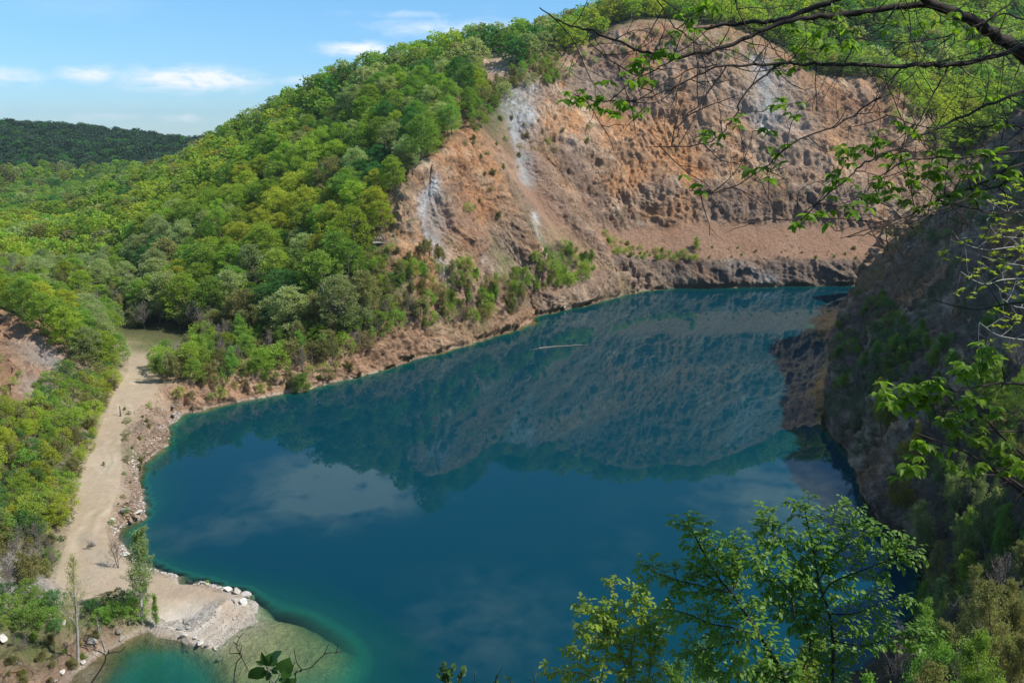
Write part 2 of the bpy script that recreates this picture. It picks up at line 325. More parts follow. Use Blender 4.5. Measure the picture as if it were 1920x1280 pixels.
# back wall: rim, ledges, foot, scree, lower band
rim = [(1045, 102, 402), (1080, 98, 403), (1120, 85, 406), (1160, 55, 412), (1200, 42, 415), (1260, 48, 415), (1320, 55, 415), (1375, 62, 414), (1430, 85, 412), (1480, 108, 410), (1515, 148, 408), (1580, 152, 410), (1650, 158, 410), (1700, 190, 405), (1712, 240, 395), (1715, 300, 385)]
line([D(*p) for p in rim], 'o')
for i, (px, py, d) in enumerate(rim[:13]):
    x, y, z = D(px, py, d); P((x * 1.03, y + 14, z + 4), 'f')
    P((x * 1.15, y + 70, z + 16 + max(0, (px - 1250)) * .055), 'f')
line([D(*p) for p in [(1120, 432, 344), (1160, 436, 346), (1200, 428, 350), (1245, 432, 352), (1300, 418, 354), (1360, 420, 356), (1420, 422, 357), (1500, 424, 358), (1580, 428, 359), (1660, 436, 360), (1730, 440, 362)]], 't')
line([D(*p) for p in [(888, 256, 318), (925, 318, 302), (958, 382, 291), (996, 438, 287), (1022, 470, 290)]], 'o')
line([D(*p) for p in [(962, 250, 350), (980, 325, 332), (1008, 392, 321), (1042, 440, 316), (1085, 482, 314)]], 't')
line([D(*p) for p in [(1000, 300, 335), (1040, 370, 326), (1080, 415, 320), (1120, 455, 318), (1160, 500, 320), (1205, 536, 327)]], 's')
line([D(px, py - 7, d + 1.2) for px, py, d in [(1120, 432, 344), (1160, 436, 346), (1200, 428, 350), (1245, 432, 352), (1300, 418, 354), (1360, 420, 356), (1420, 422, 357), (1500, 424, 358), (1580, 428, 359), (1660, 436, 360), (1730, 440, 362)]], 'b')
line([D(px, py - 4, d + 3) for px, py, d in [(1180, 484, 334), (1220, 488, 338), (1270, 494, 339), (1330, 490, 340), (1400, 492, 341), (1450, 488, 342), (1520, 490, 343), (1600, 488, 344), (1660, 488, 346), (1730, 490, 350)]], 't')
line([D(*p) for p in [(1200, 352, 357), (1280, 350, 360), (1360, 352, 362), (1440, 350, 364), (1520, 355, 365), (1600, 352, 367), (1680, 360, 368)]], 'b')
line([D(*p) for p in [(1200, 342, 361), (1280, 336, 368), (1360, 334, 371), (1440, 332, 374), (1520, 338, 374), (1600, 334, 376), (1680, 345, 377)]], 'o')
line([D(*p) for p in [(1145, 480, 329), (1180, 484, 334), (1220, 488, 338), (1270, 494, 339), (1330, 490, 340), (1400, 492, 341), (1450, 488, 342), (1520, 490, 343), (1600, 488, 344), (1660, 488, 346), (1730, 490, 350)]], 'k')
for p, ty in [((1150, 380, 354), 'b'), ((1160, 300, 368), 'o'), ((1240, 300, 373), 'o'), ((1350, 300, 375), 'b'), ((1450, 300, 378), 'b'), ((1600, 318, 381), 't'), ((1670, 322, 383), 't'),
              ((1150, 230, 378), 'o'), ((1250, 235, 382), 'b'), ((1350, 240, 384), 'o'), ((1450, 245, 386), 'b'), ((1550, 245, 390), 'o'), ((1650, 250, 390), 'o'), ((1130, 160, 390), 'b'), ((1200, 130, 396), 'b'), ((1280, 140, 396), 'b'), ((1380, 140, 398), 'o'), ((1440, 180, 396), 'g'), ((1440, 140, 402), 'g'), ((1520, 190, 399), 'o'), ((1600, 200, 400), 'o')]: P(D(*p), ty)
# north-east forest above the rim
for p in [(1540, 110, 450), (1700, 150, 440), (1760, 230, 420), (1800, 275, 405), (1750, 310, 392), (1850, 200, 450), (2000, 150, 480), (1950, 40, 560), (1750, 40, 540), (1600, 20, 530), (1450, 0, 520), (1350, -40, 560), (1800, -100, 640), (2100, -50, 600), (1500, -90, 640), (1250, -5, 520), (1150, 30, 500)]: P(D(*p), 'f')
# right-hand wall
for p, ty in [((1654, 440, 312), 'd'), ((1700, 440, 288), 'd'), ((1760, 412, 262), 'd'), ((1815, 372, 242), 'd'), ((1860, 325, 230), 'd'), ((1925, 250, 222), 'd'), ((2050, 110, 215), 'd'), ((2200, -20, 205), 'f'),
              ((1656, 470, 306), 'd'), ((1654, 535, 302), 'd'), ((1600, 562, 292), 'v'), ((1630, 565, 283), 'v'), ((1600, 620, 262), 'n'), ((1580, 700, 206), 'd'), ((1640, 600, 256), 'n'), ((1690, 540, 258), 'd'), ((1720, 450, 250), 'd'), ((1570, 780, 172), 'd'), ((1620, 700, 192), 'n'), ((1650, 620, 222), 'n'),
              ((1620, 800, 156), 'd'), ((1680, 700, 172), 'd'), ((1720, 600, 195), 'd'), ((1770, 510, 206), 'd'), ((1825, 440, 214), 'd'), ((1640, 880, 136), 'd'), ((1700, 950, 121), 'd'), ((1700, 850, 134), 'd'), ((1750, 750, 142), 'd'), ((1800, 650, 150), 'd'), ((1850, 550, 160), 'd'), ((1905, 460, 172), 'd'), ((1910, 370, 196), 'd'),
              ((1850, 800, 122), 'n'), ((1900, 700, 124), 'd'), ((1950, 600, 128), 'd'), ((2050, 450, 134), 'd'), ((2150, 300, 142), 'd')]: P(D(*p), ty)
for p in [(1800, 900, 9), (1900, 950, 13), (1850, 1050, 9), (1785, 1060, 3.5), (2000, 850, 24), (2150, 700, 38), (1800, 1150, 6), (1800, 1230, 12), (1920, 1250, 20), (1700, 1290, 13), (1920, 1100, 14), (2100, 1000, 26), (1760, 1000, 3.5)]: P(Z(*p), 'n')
for p in [(1780, 370, 330), (1850, 325, 320), (1740, 420, 330)]:
    x, y, z = D(*p); P((x, y, z - 4), 'f')
P((200, 160, 92), 'f'); P((260, 240, 104), 'f'); P((170, 90, 78), 'f'); P((150, 40, 70), 'f'); P((300, 330, 110), 'f')
# slope under the viewpoint
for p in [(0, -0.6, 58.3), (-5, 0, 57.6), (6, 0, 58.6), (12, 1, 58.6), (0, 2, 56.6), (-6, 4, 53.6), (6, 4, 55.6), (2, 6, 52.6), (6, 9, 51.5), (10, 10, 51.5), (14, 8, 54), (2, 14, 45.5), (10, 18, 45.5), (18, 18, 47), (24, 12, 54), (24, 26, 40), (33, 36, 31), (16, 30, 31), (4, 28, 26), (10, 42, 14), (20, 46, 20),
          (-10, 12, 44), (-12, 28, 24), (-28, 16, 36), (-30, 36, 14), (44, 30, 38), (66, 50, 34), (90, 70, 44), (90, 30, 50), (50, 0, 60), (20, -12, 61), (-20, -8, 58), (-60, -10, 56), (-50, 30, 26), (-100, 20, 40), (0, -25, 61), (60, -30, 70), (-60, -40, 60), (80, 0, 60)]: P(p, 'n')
for p in [(-420, -60, 60), (-420, 200, 40), (-420, 450, 22), (-520, 860, 30), (-100, 860, 8), (200, 860, 60), (500, 860, 130), (560, 500, 150), (480, 250, 120), (420, -60, 90), (-300, 100, 40), (-260, 300, 14)]: P(p, 'f')

def cdt():
    pts = [Vector((p[0], p[1])) for p in PTS]
    ov, oe, of, orig_v, _, _ = delaunay_2d_cdt(pts, EDG, [], 0, 1e-4)
    V = np.zeros((len(ov), 3)); T = np.zeros((len(ov), len(TN))); fx = np.zeros(len(ov))
    PA = np.array(PTS)
    for i, (v, o) in enumerate(zip(ov, orig_v)):
        if o:
            V[i] = PA[o[0]]; T[i, TYP[o[0]]] = 1; fx[i] = FIX[o[0]]
        else:                                              # crossing of two lines
            d = np.hypot(PA[:, 0] - v[0], PA[:, 1] - v[1]); j = np.argsort(d)[:2]; w = 1 / (d[j] + 1e-3); w /= w.sum()
            V[i] = (v[0], v[1], (PA[j, 2] * w).sum()); T[i, TYP[j[0]]] = 1; fx[i] = 0
    F = np.array([list(f) for f in of])
    a = V[F[:, 1]] - V[F[:, 0]]; b = V[F[:, 2]] - V[F[:, 0]]; s = a[:, 0] * b[:, 1] - a[:, 1] * b[:, 0]
    F[s < 0] = F[s < 0][:, ::-1]
    return V, F, T, fx
def split(V, F, A, target):
    while True:
        E = np.concatenate([F[:, [0, 1]], F[:, [1, 2]], F[:, [2, 0]]]); E.sort(axis=1)
        key = E[:, 0] * (len(V) + 1) + E[:, 1]; uk, inv = np.unique(key, return_inverse=True)
        e0 = uk // (len(V) + 1); e1 = uk % (len(V) + 1)
        L = np.linalg.norm(V[e0] - V[e1], axis=1); mk = L > target((V[e0] + V[e1]) / 2) * 1.35
        if not mk.any(): return V, F, A
        nid = np.full(len(uk), -1); nid[mk] = len(V) + np.arange(mk.sum())
        V = np.concatenate([V, (V[e0[mk]] + V[e1[mk]]) / 2]); A = np.concatenate([A, (A[e0[mk]] + A[e1[mk]]) / 2])
        m = nid[inv].reshape(3, -1).T; n = len(F); cnt = (m >= 0).sum(1); res = [F[cnt == 0]]
        for k in range(3):                                  # rotate so that the pattern is canonical
            f = np.roll(F, -k, axis=1); q = np.roll(m, -k, axis=1)
            s = (cnt == 1) & (q[:, 0] >= 0)
            if s.any(): a = f[s]; b = q[s]; res += [np.c_[a[:, 0], b[:, 0], a[:, 2]], np.c_[b[:, 0], a[:, 1], a[:, 2]]]
            s = (cnt == 2) & (q[:, 2] < 0)
            if s.any(): a = f[s]; b = q[s]; res += [np.c_[b[:, 0], a[:, 1], b[:, 1]], np.c_[a[:, 0], b[:, 0], b[:, 1]], np.c_[a[:, 0], b[:, 1], a[:, 2]]]
        s = cnt == 3; a = F[s]; b = m[s]
        res += [np.c_[a[:, 0], b[:, 0], b[:, 2]], np.c_[b[:, 0], a[:, 1], b[:, 1]], np.c_[b[:, 2], b[:, 1], a[:, 2]], b]
        F = np.concatenate(res)
def edges_of(F, n):
    E = np.concatenate([F[:, [0, 1]], F[:, [1, 2]], F[:, [2, 0]]]); E.sort(axis=1)
    k = np.unique(E[:, 0] * (n + 1) + E[:, 1]); return k // (n + 1), k % (n + 1)
def smooth(V, F, A, it, lam, w, only_z=False):
    e0, e1 = edges_of(F, len(V)); deg = np.bincount(e0, minlength=len(V)) + np.bincount(e1, minlength=len(V))
    def lap(X):
        s = np.stack([np.bincount(e0, X[e1, c], len(V)) + np.bincount(e1, X[e0, c], len(V)) for c in range(X.shape[1])], 1)
        return s / np.maximum(deg, 1)[:, None] - X
    for _ in range(it):
        d = lap(V) * lam * w[:, None]
        if only_z: d[:, :2] = 0
        V = V + d; A = A + lap(A) * lam * 0.7
    return V, A
def vnormals(V, F):
    n = np.cross(V[F[:, 1]] - V[F[:, 0]], V[F[:, 2]] - V[F[:, 0]]); N = np.zeros_like(V)
    for c in range(3):
        for k in range(3): N[:, c] += np.bincount(F[:, k], n[:, c], len(V))
    return N / np.maximum(np.linalg.norm(N, axis=1), 1e-9)[:, None]
V, F, T, fx = cdt()
A = np.c_[T, fx]
V, F, A = split(V, F, A, lambda c: np.full(len(c), 7.0))
V, A = smooth(V, F, A, 1, 0.35, 1 - (A[:, -1] > .99))
rough_t = np.array([TY[k][1] for k in TN])
def tgt(c):
    d = np.sqrt(c[:, 0] ** 2 + c[:, 1] ** 2 + (c[:, 2] - 60) ** 2); px, py, dep = proj(c)
    vis = (dep > 0) & (px > -120) & (px < 2040) & (py > -80) & (py < 1400) & (c[:, 2] > -4)
    base = np.clip(d * 0.0034, 0.28, 3.0)
    forest = inpoly(px, py, [(-100, 420), (430, 230), (560, 160), (900, 60), (1040, 70), (1300, -100), (2100, -100), (2100, 150), (1780, 290), (1560, 120), (1150, 60), (1040, 120), (900, 170), (790, 290), (745, 370), (700, 600), (500, 640), (-100, 600)])
    base = np.where(forest, 4.0, base)
    return np.where(vis, base * DETAIL, 9.0)
DETAIL = .5
V, F, A = split(V, F, A, lambda c: tgt(c) * 4)
V, A = smooth(V, F, A, 2, 0.5, 1 - (A[:, -1] > .99))
V, F, A = split(V, F, A, tgt)
V, A = smooth(V, F, A, 2, 0.5, 1 - (A[:, -1] > .99))
print('terrain', len(V), len(F))
Tw = A[:, :-1] / A[:, :-1].sum(1)[:, None]
N = vnormals(V, F)
r = Tw @ rough_t
shore_fade = np.clip(np.abs(V[:, 2]) / 1.3, 0.15, 1)
wv = V + 3.5 * np.c_[vn(V * .06, 3), vn(V * .06, 4), vn(V * .06, 5)]
big = fbm(V, .035, 3, .5, 1) * 4.5
rib = fbm(wv, (.11, .11, .028), 4, .5, 11, True)              # buttresses and runnels down the face
beds = fbm(wv + np.c_[V[:, 2], V[:, 2] * 0, V[:, 0] * .35 + V[:, 1] * .2], (.05, .05, .33), 4, .55, 21, True)   # tilted bedding
blk = fbm(V, .42, 4, .55, 31, True)
fine = fbm(V, 1.3, 3, .6, 41)
def cells(P0, sc, seed, rot=None):
    # broken rock: every cell is a block with its own set-back and tilt; returns offset and closeness to a joint
    q = P0 @ rot if rot is not None else P0
    q = q * np.asarray(sc, float); q = q + .35 * np.c_[vn(q * .9, seed), vn(q * .9, seed + 1), vn(q * .9, seed + 2)]
    i0 = np.floor(q); b1 = np.full(len(q), 1e9); b2 = b1.copy(); hv = np.zeros(len(q)); tl = np.zeros(len(q))
    for dx in (-1, 0, 1):
        for dy in (-1, 0, 1):
            for dz in (-1, 0, 1):
                c = i0 + (dx, dy, dz)
                def hs(k): 
                    v = np.sin(c[:, 0] * 127.1 + c[:, 1] * 311.7 + c[:, 2] * 74.7 + seed * 13.13 + k * 57.3) * 43758.5453; return v - np.floor(v)
                o = q - (c + np.stack([hs(0), hs(1), hs(2)], 1) * .8 + .1); d = (o ** 2).sum(1)
                n = d < b1; b2 = np.where(n, b1, np.minimum(b2, d)); b1 = np.where(n, d, b1)
                hv = np.where(n, hs(3), hv); tl = np.where(n, o[:, 0] * (hs(4) - .5) + o[:, 1] * (hs(5) - .5) + o[:, 2] * (hs(6) - .2), tl)
    return hv - .5 + .9 * tl, np.sqrt(b2) - np.sqrt(b1)
Rt = np.array(Matrix.Rotation(R(24), 3, 'Y') @ Matrix.Rotation(R(12), 3, 'X'))
c1, j1 = cells(wv, (.085, .085, .14), 301, Rt); c2, j2 = cells(wv, (.22, .22, .42), 311, Rt); c3, j3 = cells(V, (.6, .6, 1.0), 321, Rt)
c4, j4 = cells(V, (.45, .45, .10), 331)                       # columns and runnels
colm = np.clip(fbm(V, .02, 2, .5, 341) * 2.5 + .35, 0, 1)
gul = fbm(wv, (.24, .24, .035), 4, .6, 411, True); flt = fbm(V + .8 * np.c_[vn(V * .3, 7), vn(V * .3, 8), vn(V * .1, 9)], (.55, .55, .05), 3, .55, 421, True)
dipc = V @ Rt; dip = fbm(dipc + 2.5 * np.c_[vn(V * .07, 17), vn(V * .07, 18), vn(V * .07, 19)], (.05, .12, .50), 5, .62, 431, True); dip2 = fbm(dipc, (.18, .4, 1.5), 3, .6, 441, True)
lay = np.clip(fbm(V, .03, 2, .5, 451) * 3 + .55, 0, 1)         # where the bedding shows, where the columns show
col2 = 1 - lay
tal = np.clip(Tw[:, TI['t']] * 2, 0, 1)
def ledge(co_, step, warp, seed, sharp=6):
    # stepped bedding: each bed juts out and is cut back under its lip
    q = co_ / step + warp; f = q - np.floor(q); b_ = vn(np.stack([np.floor(q) * 7.3 + seed, V[:, 0] * .06, V[:, 1] * .06 + V[:, 2] * .03], 1), seed)
    return np.minimum(f, (1 - f) * sharp) * (.55 + .8 * b_)
def joint(co_, step, warp, seed):
    q = co_ / step + warp; f = np.abs(q - np.floor(q) - .5) * 2; b_ = vn(np.stack([np.floor(q) * 5.1 + seed, V[:, 2] * .05, V[:, 1] * .0], 1), seed)
    return -(f ** 6) * (.6 + .6 * b_) + .5 * b_
w1_ = 1.2 * fbm(V, .045, 3, .5, 601); w2_ = 1.6 * fbm(V, .09, 3, .5, 602)
hor = V[:, 0] * .93 + V[:, 1] * .37
led = 2.1 * ledge(dipc[:, 2], 7.5, w1_, 611) + 1.0 * ledge(dipc[:, 2], 2.9, w2_, 612) + .45 * ledge(dipc[:, 2], 1.3, w2_ * 1.5, 613)
jnt = 1.2 * joint(hor + .12 * V[:, 2], 6.5, w1_ * .8, 621) + .75 * joint(hor + .06 * V[:, 2], 2.3, w2_ * .6, 622)
disp = r * (.8 * big + 1.5 * (rib - .1) + 1.5 * (gul - .15) + (.12 + .75 * lay) * led * .85 + .75 * col2 ** 2 * jnt + .5 * lay * (dip - .1) + 1.1 * col2 * (flt - .1) + .9 * c1 + .38 * fine + .22 * c3)
disp += tal * (1.1 * fbm(V * (1, .4, .4), .075, 3, .5, 461) + .12 * fine)
w_small = .6 * Tw[:, TI['t']] + Tw[:, TI['v']] + Tw[:, TI['s']] + Tw[:, TI['e']] + Tw[:, TI['w']]
disp += w_small * (.35 * fbm(V, .2, 4, .55, 51) + .25 * fbm(V, .9, 3, .6, 52, True)) * 1.6
near_flat = Tw[:, TI['p']] + Tw[:, TI['m']]
disp *= (1 - .93 * np.clip(near_flat, 0, 1))
disp += near_flat * .12 * fbm(V, .25, 4, .5, 61)
gd = np.clip((np.sqrt(V[:, 0] ** 2 + V[:, 1] ** 2) - 6) / 40, .05, 1)
disp *= shore_fade * gd
V0 = V.copy()
edge = np.exp(-(V[:, 2] / 1.5) ** 2) * np.clip(Tw[:, [TI[c] for c in 'swbgke']].sum(1) + .4 * Tw[:, TI['d']], 0, 1) * gd
V[:, 0] += edge * (1.5 * fbm(V0, .22, 3, .6, 351) + .5 * c3); V[:, 1] += edge * (1.5 * fbm(V0, .22, 3, .6, 352) + .5 * c2)
V = V + N * disp[:, None]
# keep the water line where it is
V[:, 2] = np.where((V0[:, 2] < -.05) & (V[:, 2] > -.03), -.03, V[:, 2])
V[:, 2] = np.where((V0[:, 2] > .05) & (V[:, 2] < .03), .03, V[:, 2])

# rock and soil colours
C = Tw @ np.array([TY[k][0] for k in TN])
rkw = np.clip(Tw[:, TI['o']] + Tw[:, TI['b']] + 1.0 * Tw[:, TI['d']] + .3 * Tw[:, TI['e']] + .3 * Tw[:, TI['k']], 0, 1)
def tint(mask, col, amt):
    global C
    m_ = np.clip(mask, 0, 1)[:, None] * amt * rkw[:, None]; C = C * (1 - m_) + np.array(col) * m_
p1 = fbm(wv, .05, 5, .62, 501); p2 = fbm(wv, (.10, .10, .03), 5, .62, 511); p3 = fbm(dipc, (.05, .12, .5), 4, .6, 521)
tint(p1 * 4 - .3, (.50, .255, .115), .75); tint(-p1 * 4 - .5, (.30, .225, .17), .8); tint(p2 * 4 - .9, (.60, .46, .31), .7); tint(-p2 * 4 - .9, (.25, .165, .11), .6); tint(p3 * 3.5 - .5, (.56, .44, .32), .5); tint(-p3 * 3.5 - .6, (.22, .155, .11), .55)
def blob(P0, r3, col, s=1.0, seed=0, thr=.0):
    q = (V - np.array(P0)) / np.array(r3); g = np.exp(-(q ** 2).sum(1)) * s
    g = np.clip(g * (1.1 + .9 * fbm(V, .12, 4, .6, seed)) , 0, 1)
    global C
    C = C * (1 - g[:, None]) + np.array(col) * g[:, None]
def streak(pts, wd, col, s=.9, seed=5):
    global C
    best = np.full(len(V), 1e9); wob = V + 2.0 * np.c_[vn(V * .15, 71), vn(V * .15, 72), vn(V * .15, 73)]
    for a, b in zip(pts[:-1], pts[1:]):
        a = np.array(a); b = np.array(b); ab = b - a; t = np.clip(((wob - a) @ ab) / (ab @ ab), 0, 1)
        best = np.minimum(best, np.linalg.norm(wob - a - t[:, None] * ab, axis=1))
    g = np.clip(np.exp(-(best / wd) ** 2) * s * (1.15 + 1.1 * fbm(V, (.4, .4, .12), 4, .6, seed)), 0, 1)
    C = C * (1 - g[:, None]) + np.array(col) * g[:, None]
OR, GY, BR, PK, WH, DK, YE = (.50, .24, .10), (.47, .465, .45), (.24, .165, .125), (.42, .28, .20), (.62, .60, .56), (.13, .105, .09), (.46, .33, .19)
streak([D(955, 170, 368), D(970, 240, 346), D(990, 330, 328)], 3.6, GY, .95, 81)
streak([D(1000, 165, 372), D(985, 230, 352)], 2.6, GY, .8, 82)
streak([D(812, 345, 268), D(795, 400, 256), D(822, 465, 250), D(840, 490, 247)], 2.4, GY, .95, 83)
streak([D(1425, 110, 405), D(1440, 180, 396), D(1430, 230, 388)], 3.8, GY, .55, 84)
streak([D(1000, 410, 310), D(1010, 450, 304)], 2, WH, .6, 85)
streak([D(890, 520, 262), D(905, 490, 268)], 1.5, WH, .6, 86)
streak([D(930, 108, 412), D(932, 130, 396)], 8, (.6, .46, .33), 1.0, 87)
streak([D(1240, 255, 382), D(1300, 320, 372), D(1260, 390, 361)], 9, OR, .8, 88)
streak([D(1170, 240, 377), D(1230, 260, 380)], 9, OR, .8, 89)
streak([D(1290, 150, 396), D(1270, 210, 388)], 7, OR, .5, 90)
streak([D(1160, 350, 360), D(1240, 300, 372)], 7, OR, .7, 91)
streak([D(1560, 200, 400), D(1660, 215, 396)], 9, (.36, .18, .10), .7, 92)
streak([D(1160, 120, 400), D(1250, 60, 412)], 8, (.36, .18, .10), .6, 93)
streak([D(860, 300, 292), D(905, 340, 300), D(880, 400, 278)], 8, OR, .6, 94)
streak([D(880, 440, 270), D(860, 490, 256)], 8, (.36, .17, .09), .5, 95)
streak([D(1040, 440, 314), D(1100, 480, 316), D(1160, 530, 322)], 4, YE, .6, 96)
streak([D(860, 470, 258), D(900, 540, 258)], 5, YE, .55, 97)
streak([D(1060, 310, 345), D(1110, 370, 344)], 10, BR, .6, 98)
streak([D(1330, 380, 362), D(1480, 380, 364), D(1600, 385, 365)], 8, BR, .75, 99)
streak([D(1530, 500, 343), D(1532, 532, 338)], 2.0, PK, .9, 100)
streak([D(1370, 500, 341), D(1450, 520, 338)], 3, GY, .35, 101)
streak([D(1380, 200, 392), D(1500, 230, 392)], 7, GY, .35, 102)
streak([D(1130, 100, 402), D(1180, 200, 388)], 8, BR, .5, 103)
streak([Z(1560, 640, 4), Z(1600, 580, 6)], 5, (.30, .24, .18), .6, 104)
for pts_, w_, c_, s_ in [([Z(262, 700, 6), Z(222, 760, 5.2), Z(200, 830, 4.3), Z(182, 900, 3.4), Z(165, 980, 2.6), Z(150, 1060, 1.9)], .5, (.52, .43, .32), .5), ([Z(282, 700, 6), Z(246, 756, 5.2), Z(214, 835, 4.3), Z(204, 905, 3.2), Z(190, 980, 2.4), Z(190, 1060, 1.7), Z(300, 1110, 1)], .5, (.54, .45, .34), .5),
                         ([Z(272, 700, 6), Z(234, 760, 5.2), Z(207, 832, 4.3), Z(190, 905, 3.3), Z(178, 980, 2.5)], .45, (.30, .27, .15), .5), ([Z(330, 1110, 1), Z(400, 1130, .8), Z(430, 1150, .7)], 2.5, (.40, .30, .21), .5), ([Z(180, 1000, 2.2), Z(215, 1060, 1.6), Z(170, 1090, 1.7)], 1.6, (.34, .29, .22), .5)]: streak(pts_, w_, c_, s_, 150)
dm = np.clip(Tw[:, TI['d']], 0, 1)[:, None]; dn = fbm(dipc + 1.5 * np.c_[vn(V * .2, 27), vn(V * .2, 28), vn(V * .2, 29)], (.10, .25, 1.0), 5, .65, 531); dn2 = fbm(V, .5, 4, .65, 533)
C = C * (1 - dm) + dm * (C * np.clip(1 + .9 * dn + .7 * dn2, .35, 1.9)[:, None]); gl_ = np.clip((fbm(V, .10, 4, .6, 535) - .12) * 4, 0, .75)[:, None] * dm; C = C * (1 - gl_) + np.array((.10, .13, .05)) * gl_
# thin soil and grass on ledges of the quarry
up = np.clip((vnormals(V, F)[:, 2] - .62) * 4, 0, 1)
px_, py_, dep_ = proj(V)
rocky = Tw[:, TI['o']] + Tw[:, TI['b']] + Tw[:, TI['g']] + Tw[:, TI['d']] * .6 + Tw[:, TI['k']] * .3
gr = up * rocky * np.clip(fbm(V, .07, 4, .5, 111) * 2.2 - .1, 0, .75)
C = C * (1 - gr[:, None]) + np.array((.15, .15, .06)) * gr[:, None]
vv = Tw[:, TI['v']] * np.clip(fbm(V, .3, 4, .6, 112) * 2 + .4, 0, .8)
C = C * (1 - vv[:, None]) + np.array((.11, .15, .04)) * vv[:, None]
# vertical weather stains and bed-to-bed colour differences
stain = fbm(wv, (.33, .33, .05), 4, .55, 121); bed2 = fbm(wv + np.c_[V[:, 2], V[:, 2] * 0, V[:, 0] * .35], (.03, .03, .22), 3, .6, 122)
k = 1 + np.clip(r, 0, 1)[:, None] * (.24 * stain + .30 * bed2)[:, None] * 1.2
C = np.clip(C * k * (1 + .16 * fbm(V, .08, 3, .5, 123)[:, None] * np.array((.7, 1, 1.3))), .01, .8)
# pale wash line just above the water on the west and north shores
wl = np.clip(1 - np.abs(V[:, 2] - .25) / .4, 0, 1) * np.clip(fbm(V, .45, 3, .6, 131) + .75, 0, 1) * (1 - np.clip(Tw[:, TI['d']] * 3, 0, 1)) * (1 - np.clip(Tw[:, TI['n']] * 3, 0, 1)) * np.where(V[:, 1] > 215, .3, .75)
C = C * (1 - wl[:, None]) + np.array((.56, .50, .42)) * wl[:, None]
# track: wheel worn, redder stones near the lake
dpath = fbm(V, .5, 4, .6, 141) * near_flat
C = C * (1 + .10 * dpath[:, None])

fc = V0[F].mean(1); ft = Tw[F].mean(1)
inp = inpoly(fc[:, 0], fc[:, 1], PATHPOLY) & (ft[:, TI['p']] > .25)
grp = np.full(len(F), 0)                               # 0 hillside
rk = ft[:, [TI[c] for c in 'obgkdws']].sum(1) + ft[:, TI['e']]
grp[rk > .5] = 1
grp[ft[:, TI['t']] > .5] = 2
grp[fc[:, 2] < 0] = 3
grp[inp] = 4
grp[ft[:, TI['m']] > .5] = 5
names = [('hillside', 'soil'), ('cliff', 'rock'), ('scree_slope', 'scree'), ('lake_bed', 'rock'), ('dirt_path', 'track'), ('grassy_clearing', 'soil')]
for g, (nm, mt) in enumerate(names):
    f = F[grp == g]
    if not len(f): continue
    u, inv = np.unique(f, return_inverse=True)
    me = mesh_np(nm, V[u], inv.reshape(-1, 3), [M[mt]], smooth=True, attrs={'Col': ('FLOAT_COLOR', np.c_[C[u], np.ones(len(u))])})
    tag(link(nm, me), kind='structure')
BV = BVHTree.FromPolygons([Vector(v) for v in V], [tuple(int(i) for i in f) for f in F])
def ground(x, y):
    h = BV.ray_cast(Vector((x, y, 400)), Vector((0, 0, -1)))
    return h[0].z if h[0] else 0.0
# ------------------------------------------------------------------ water
m, t = mat('lake_water')
geo = nd(t, 'ShaderNodeNewGeometry')
dp = nd(t, 'ShaderNodeAttribute', attribute_name='depth').outputs['Fac']
co = objco(t)
w1 = noise(t, co, 1.1, 3, 0.5); w2 = noise(t, co, 0.16, 3, 0.5)
patch = mth(t, 'MULTIPLY', mth(t, 'MAXIMUM', mth(t, 'SUBTRACT', noise(t, co, 0.014, 3, 0.5), 0.50), 0.0), 6, clamp=True)
hh = mth(t, 'ADD', mth(t, 'MULTIPLY', w1, mth(t, 'MULTIPLY_ADD', patch, .020, .0035)), mth(t, 'MULTIPLY', w2, .022))
bn = nd(t, 'ShaderNodeBump'); bn.inputs['Strength'].default_value = 1.0; bn.inputs['Distance'].default_value = .13; t.links.new(hh, bn.inputs['Height'])
fr = nd(t, 'ShaderNodeFresnel'); fr.inputs['IOR'].default_value = 1.33; t.links.new(bn.outputs[0], fr.inputs['Normal'])
gl = nd(t, 'ShaderNodeBsdfGlossy'); gl.inputs['Roughness'].default_value = .015; gl.inputs['Color'].default_value = (.62, .80, .82, 1); t.links.new(bn.outputs[0], gl.inputs['Normal'])
body = ramp(t, mth(t, 'MULTIPLY', dp, .1, clamp=True), [(0.0, (.05, .10, .05)), (.10, (.035, .12, .07)), (.25, (.016, .17, .115)), (.42, (.006, .085, .08)), (.7, (.002, .056, .064)), (1.0, (.0010, .044, .068))])
df = nd(t, 'ShaderNodeBsdfDiffuse'); t.links.new(body, df.inputs[0])
tr = nd(t, 'ShaderNodeBsdfTransparent')
tint = ramp(t, mth(t, 'MULTIPLY', dp, .2, clamp=True), [(0, (.85, .9, .82)), (.2, (.66, .82, .62)), (.6, (.28, .64, .46)), (1, (.02, .22, .2))]); t.links.new(tint, tr.inputs[0])
opa = mth(t, 'SUBTRACT', 1.0, mth(t, 'POWER', 2.718, mth(t, 'MULTIPLY', dp, -.30)))
mx = nd(t, 'ShaderNodeMixShader'); t.links.new(opa, mx.inputs[0]); t.links.new(tr.outputs[0], mx.inputs[1]); t.links.new(df.outputs[0], mx.inputs[2])
m2 = nd(t, 'ShaderNodeMixShader'); t.links.new(fr.outputs[0], m2.inputs[0]); t.links.new(mx.outputs[0], m2.inputs[1]); t.links.new(gl.outputs[0], m2.inputs[2])
out(t, m2.outputs[0]); M['water'] = m
gx = np.arange(-110, 180, 1.25); gy = np.arange(46, 352, 1.25); nx, ny = len(gx), len(gy)
GX, GY_ = np.meshgrid(gx, gy); Vw = np.c_[GX.ravel(), GY_.ravel(), np.zeros(GX.size)]
i = np.arange(nx * ny).reshape(ny, nx); Fw = np.c_[i[:-1, :-1].ravel(), i[:-1, 1:].ravel(), i[1:, 1:].ravel(), i[1:, :-1].ravel()]
dep = np.array([-ground(x, y) for x, y in Vw[:, :2]])
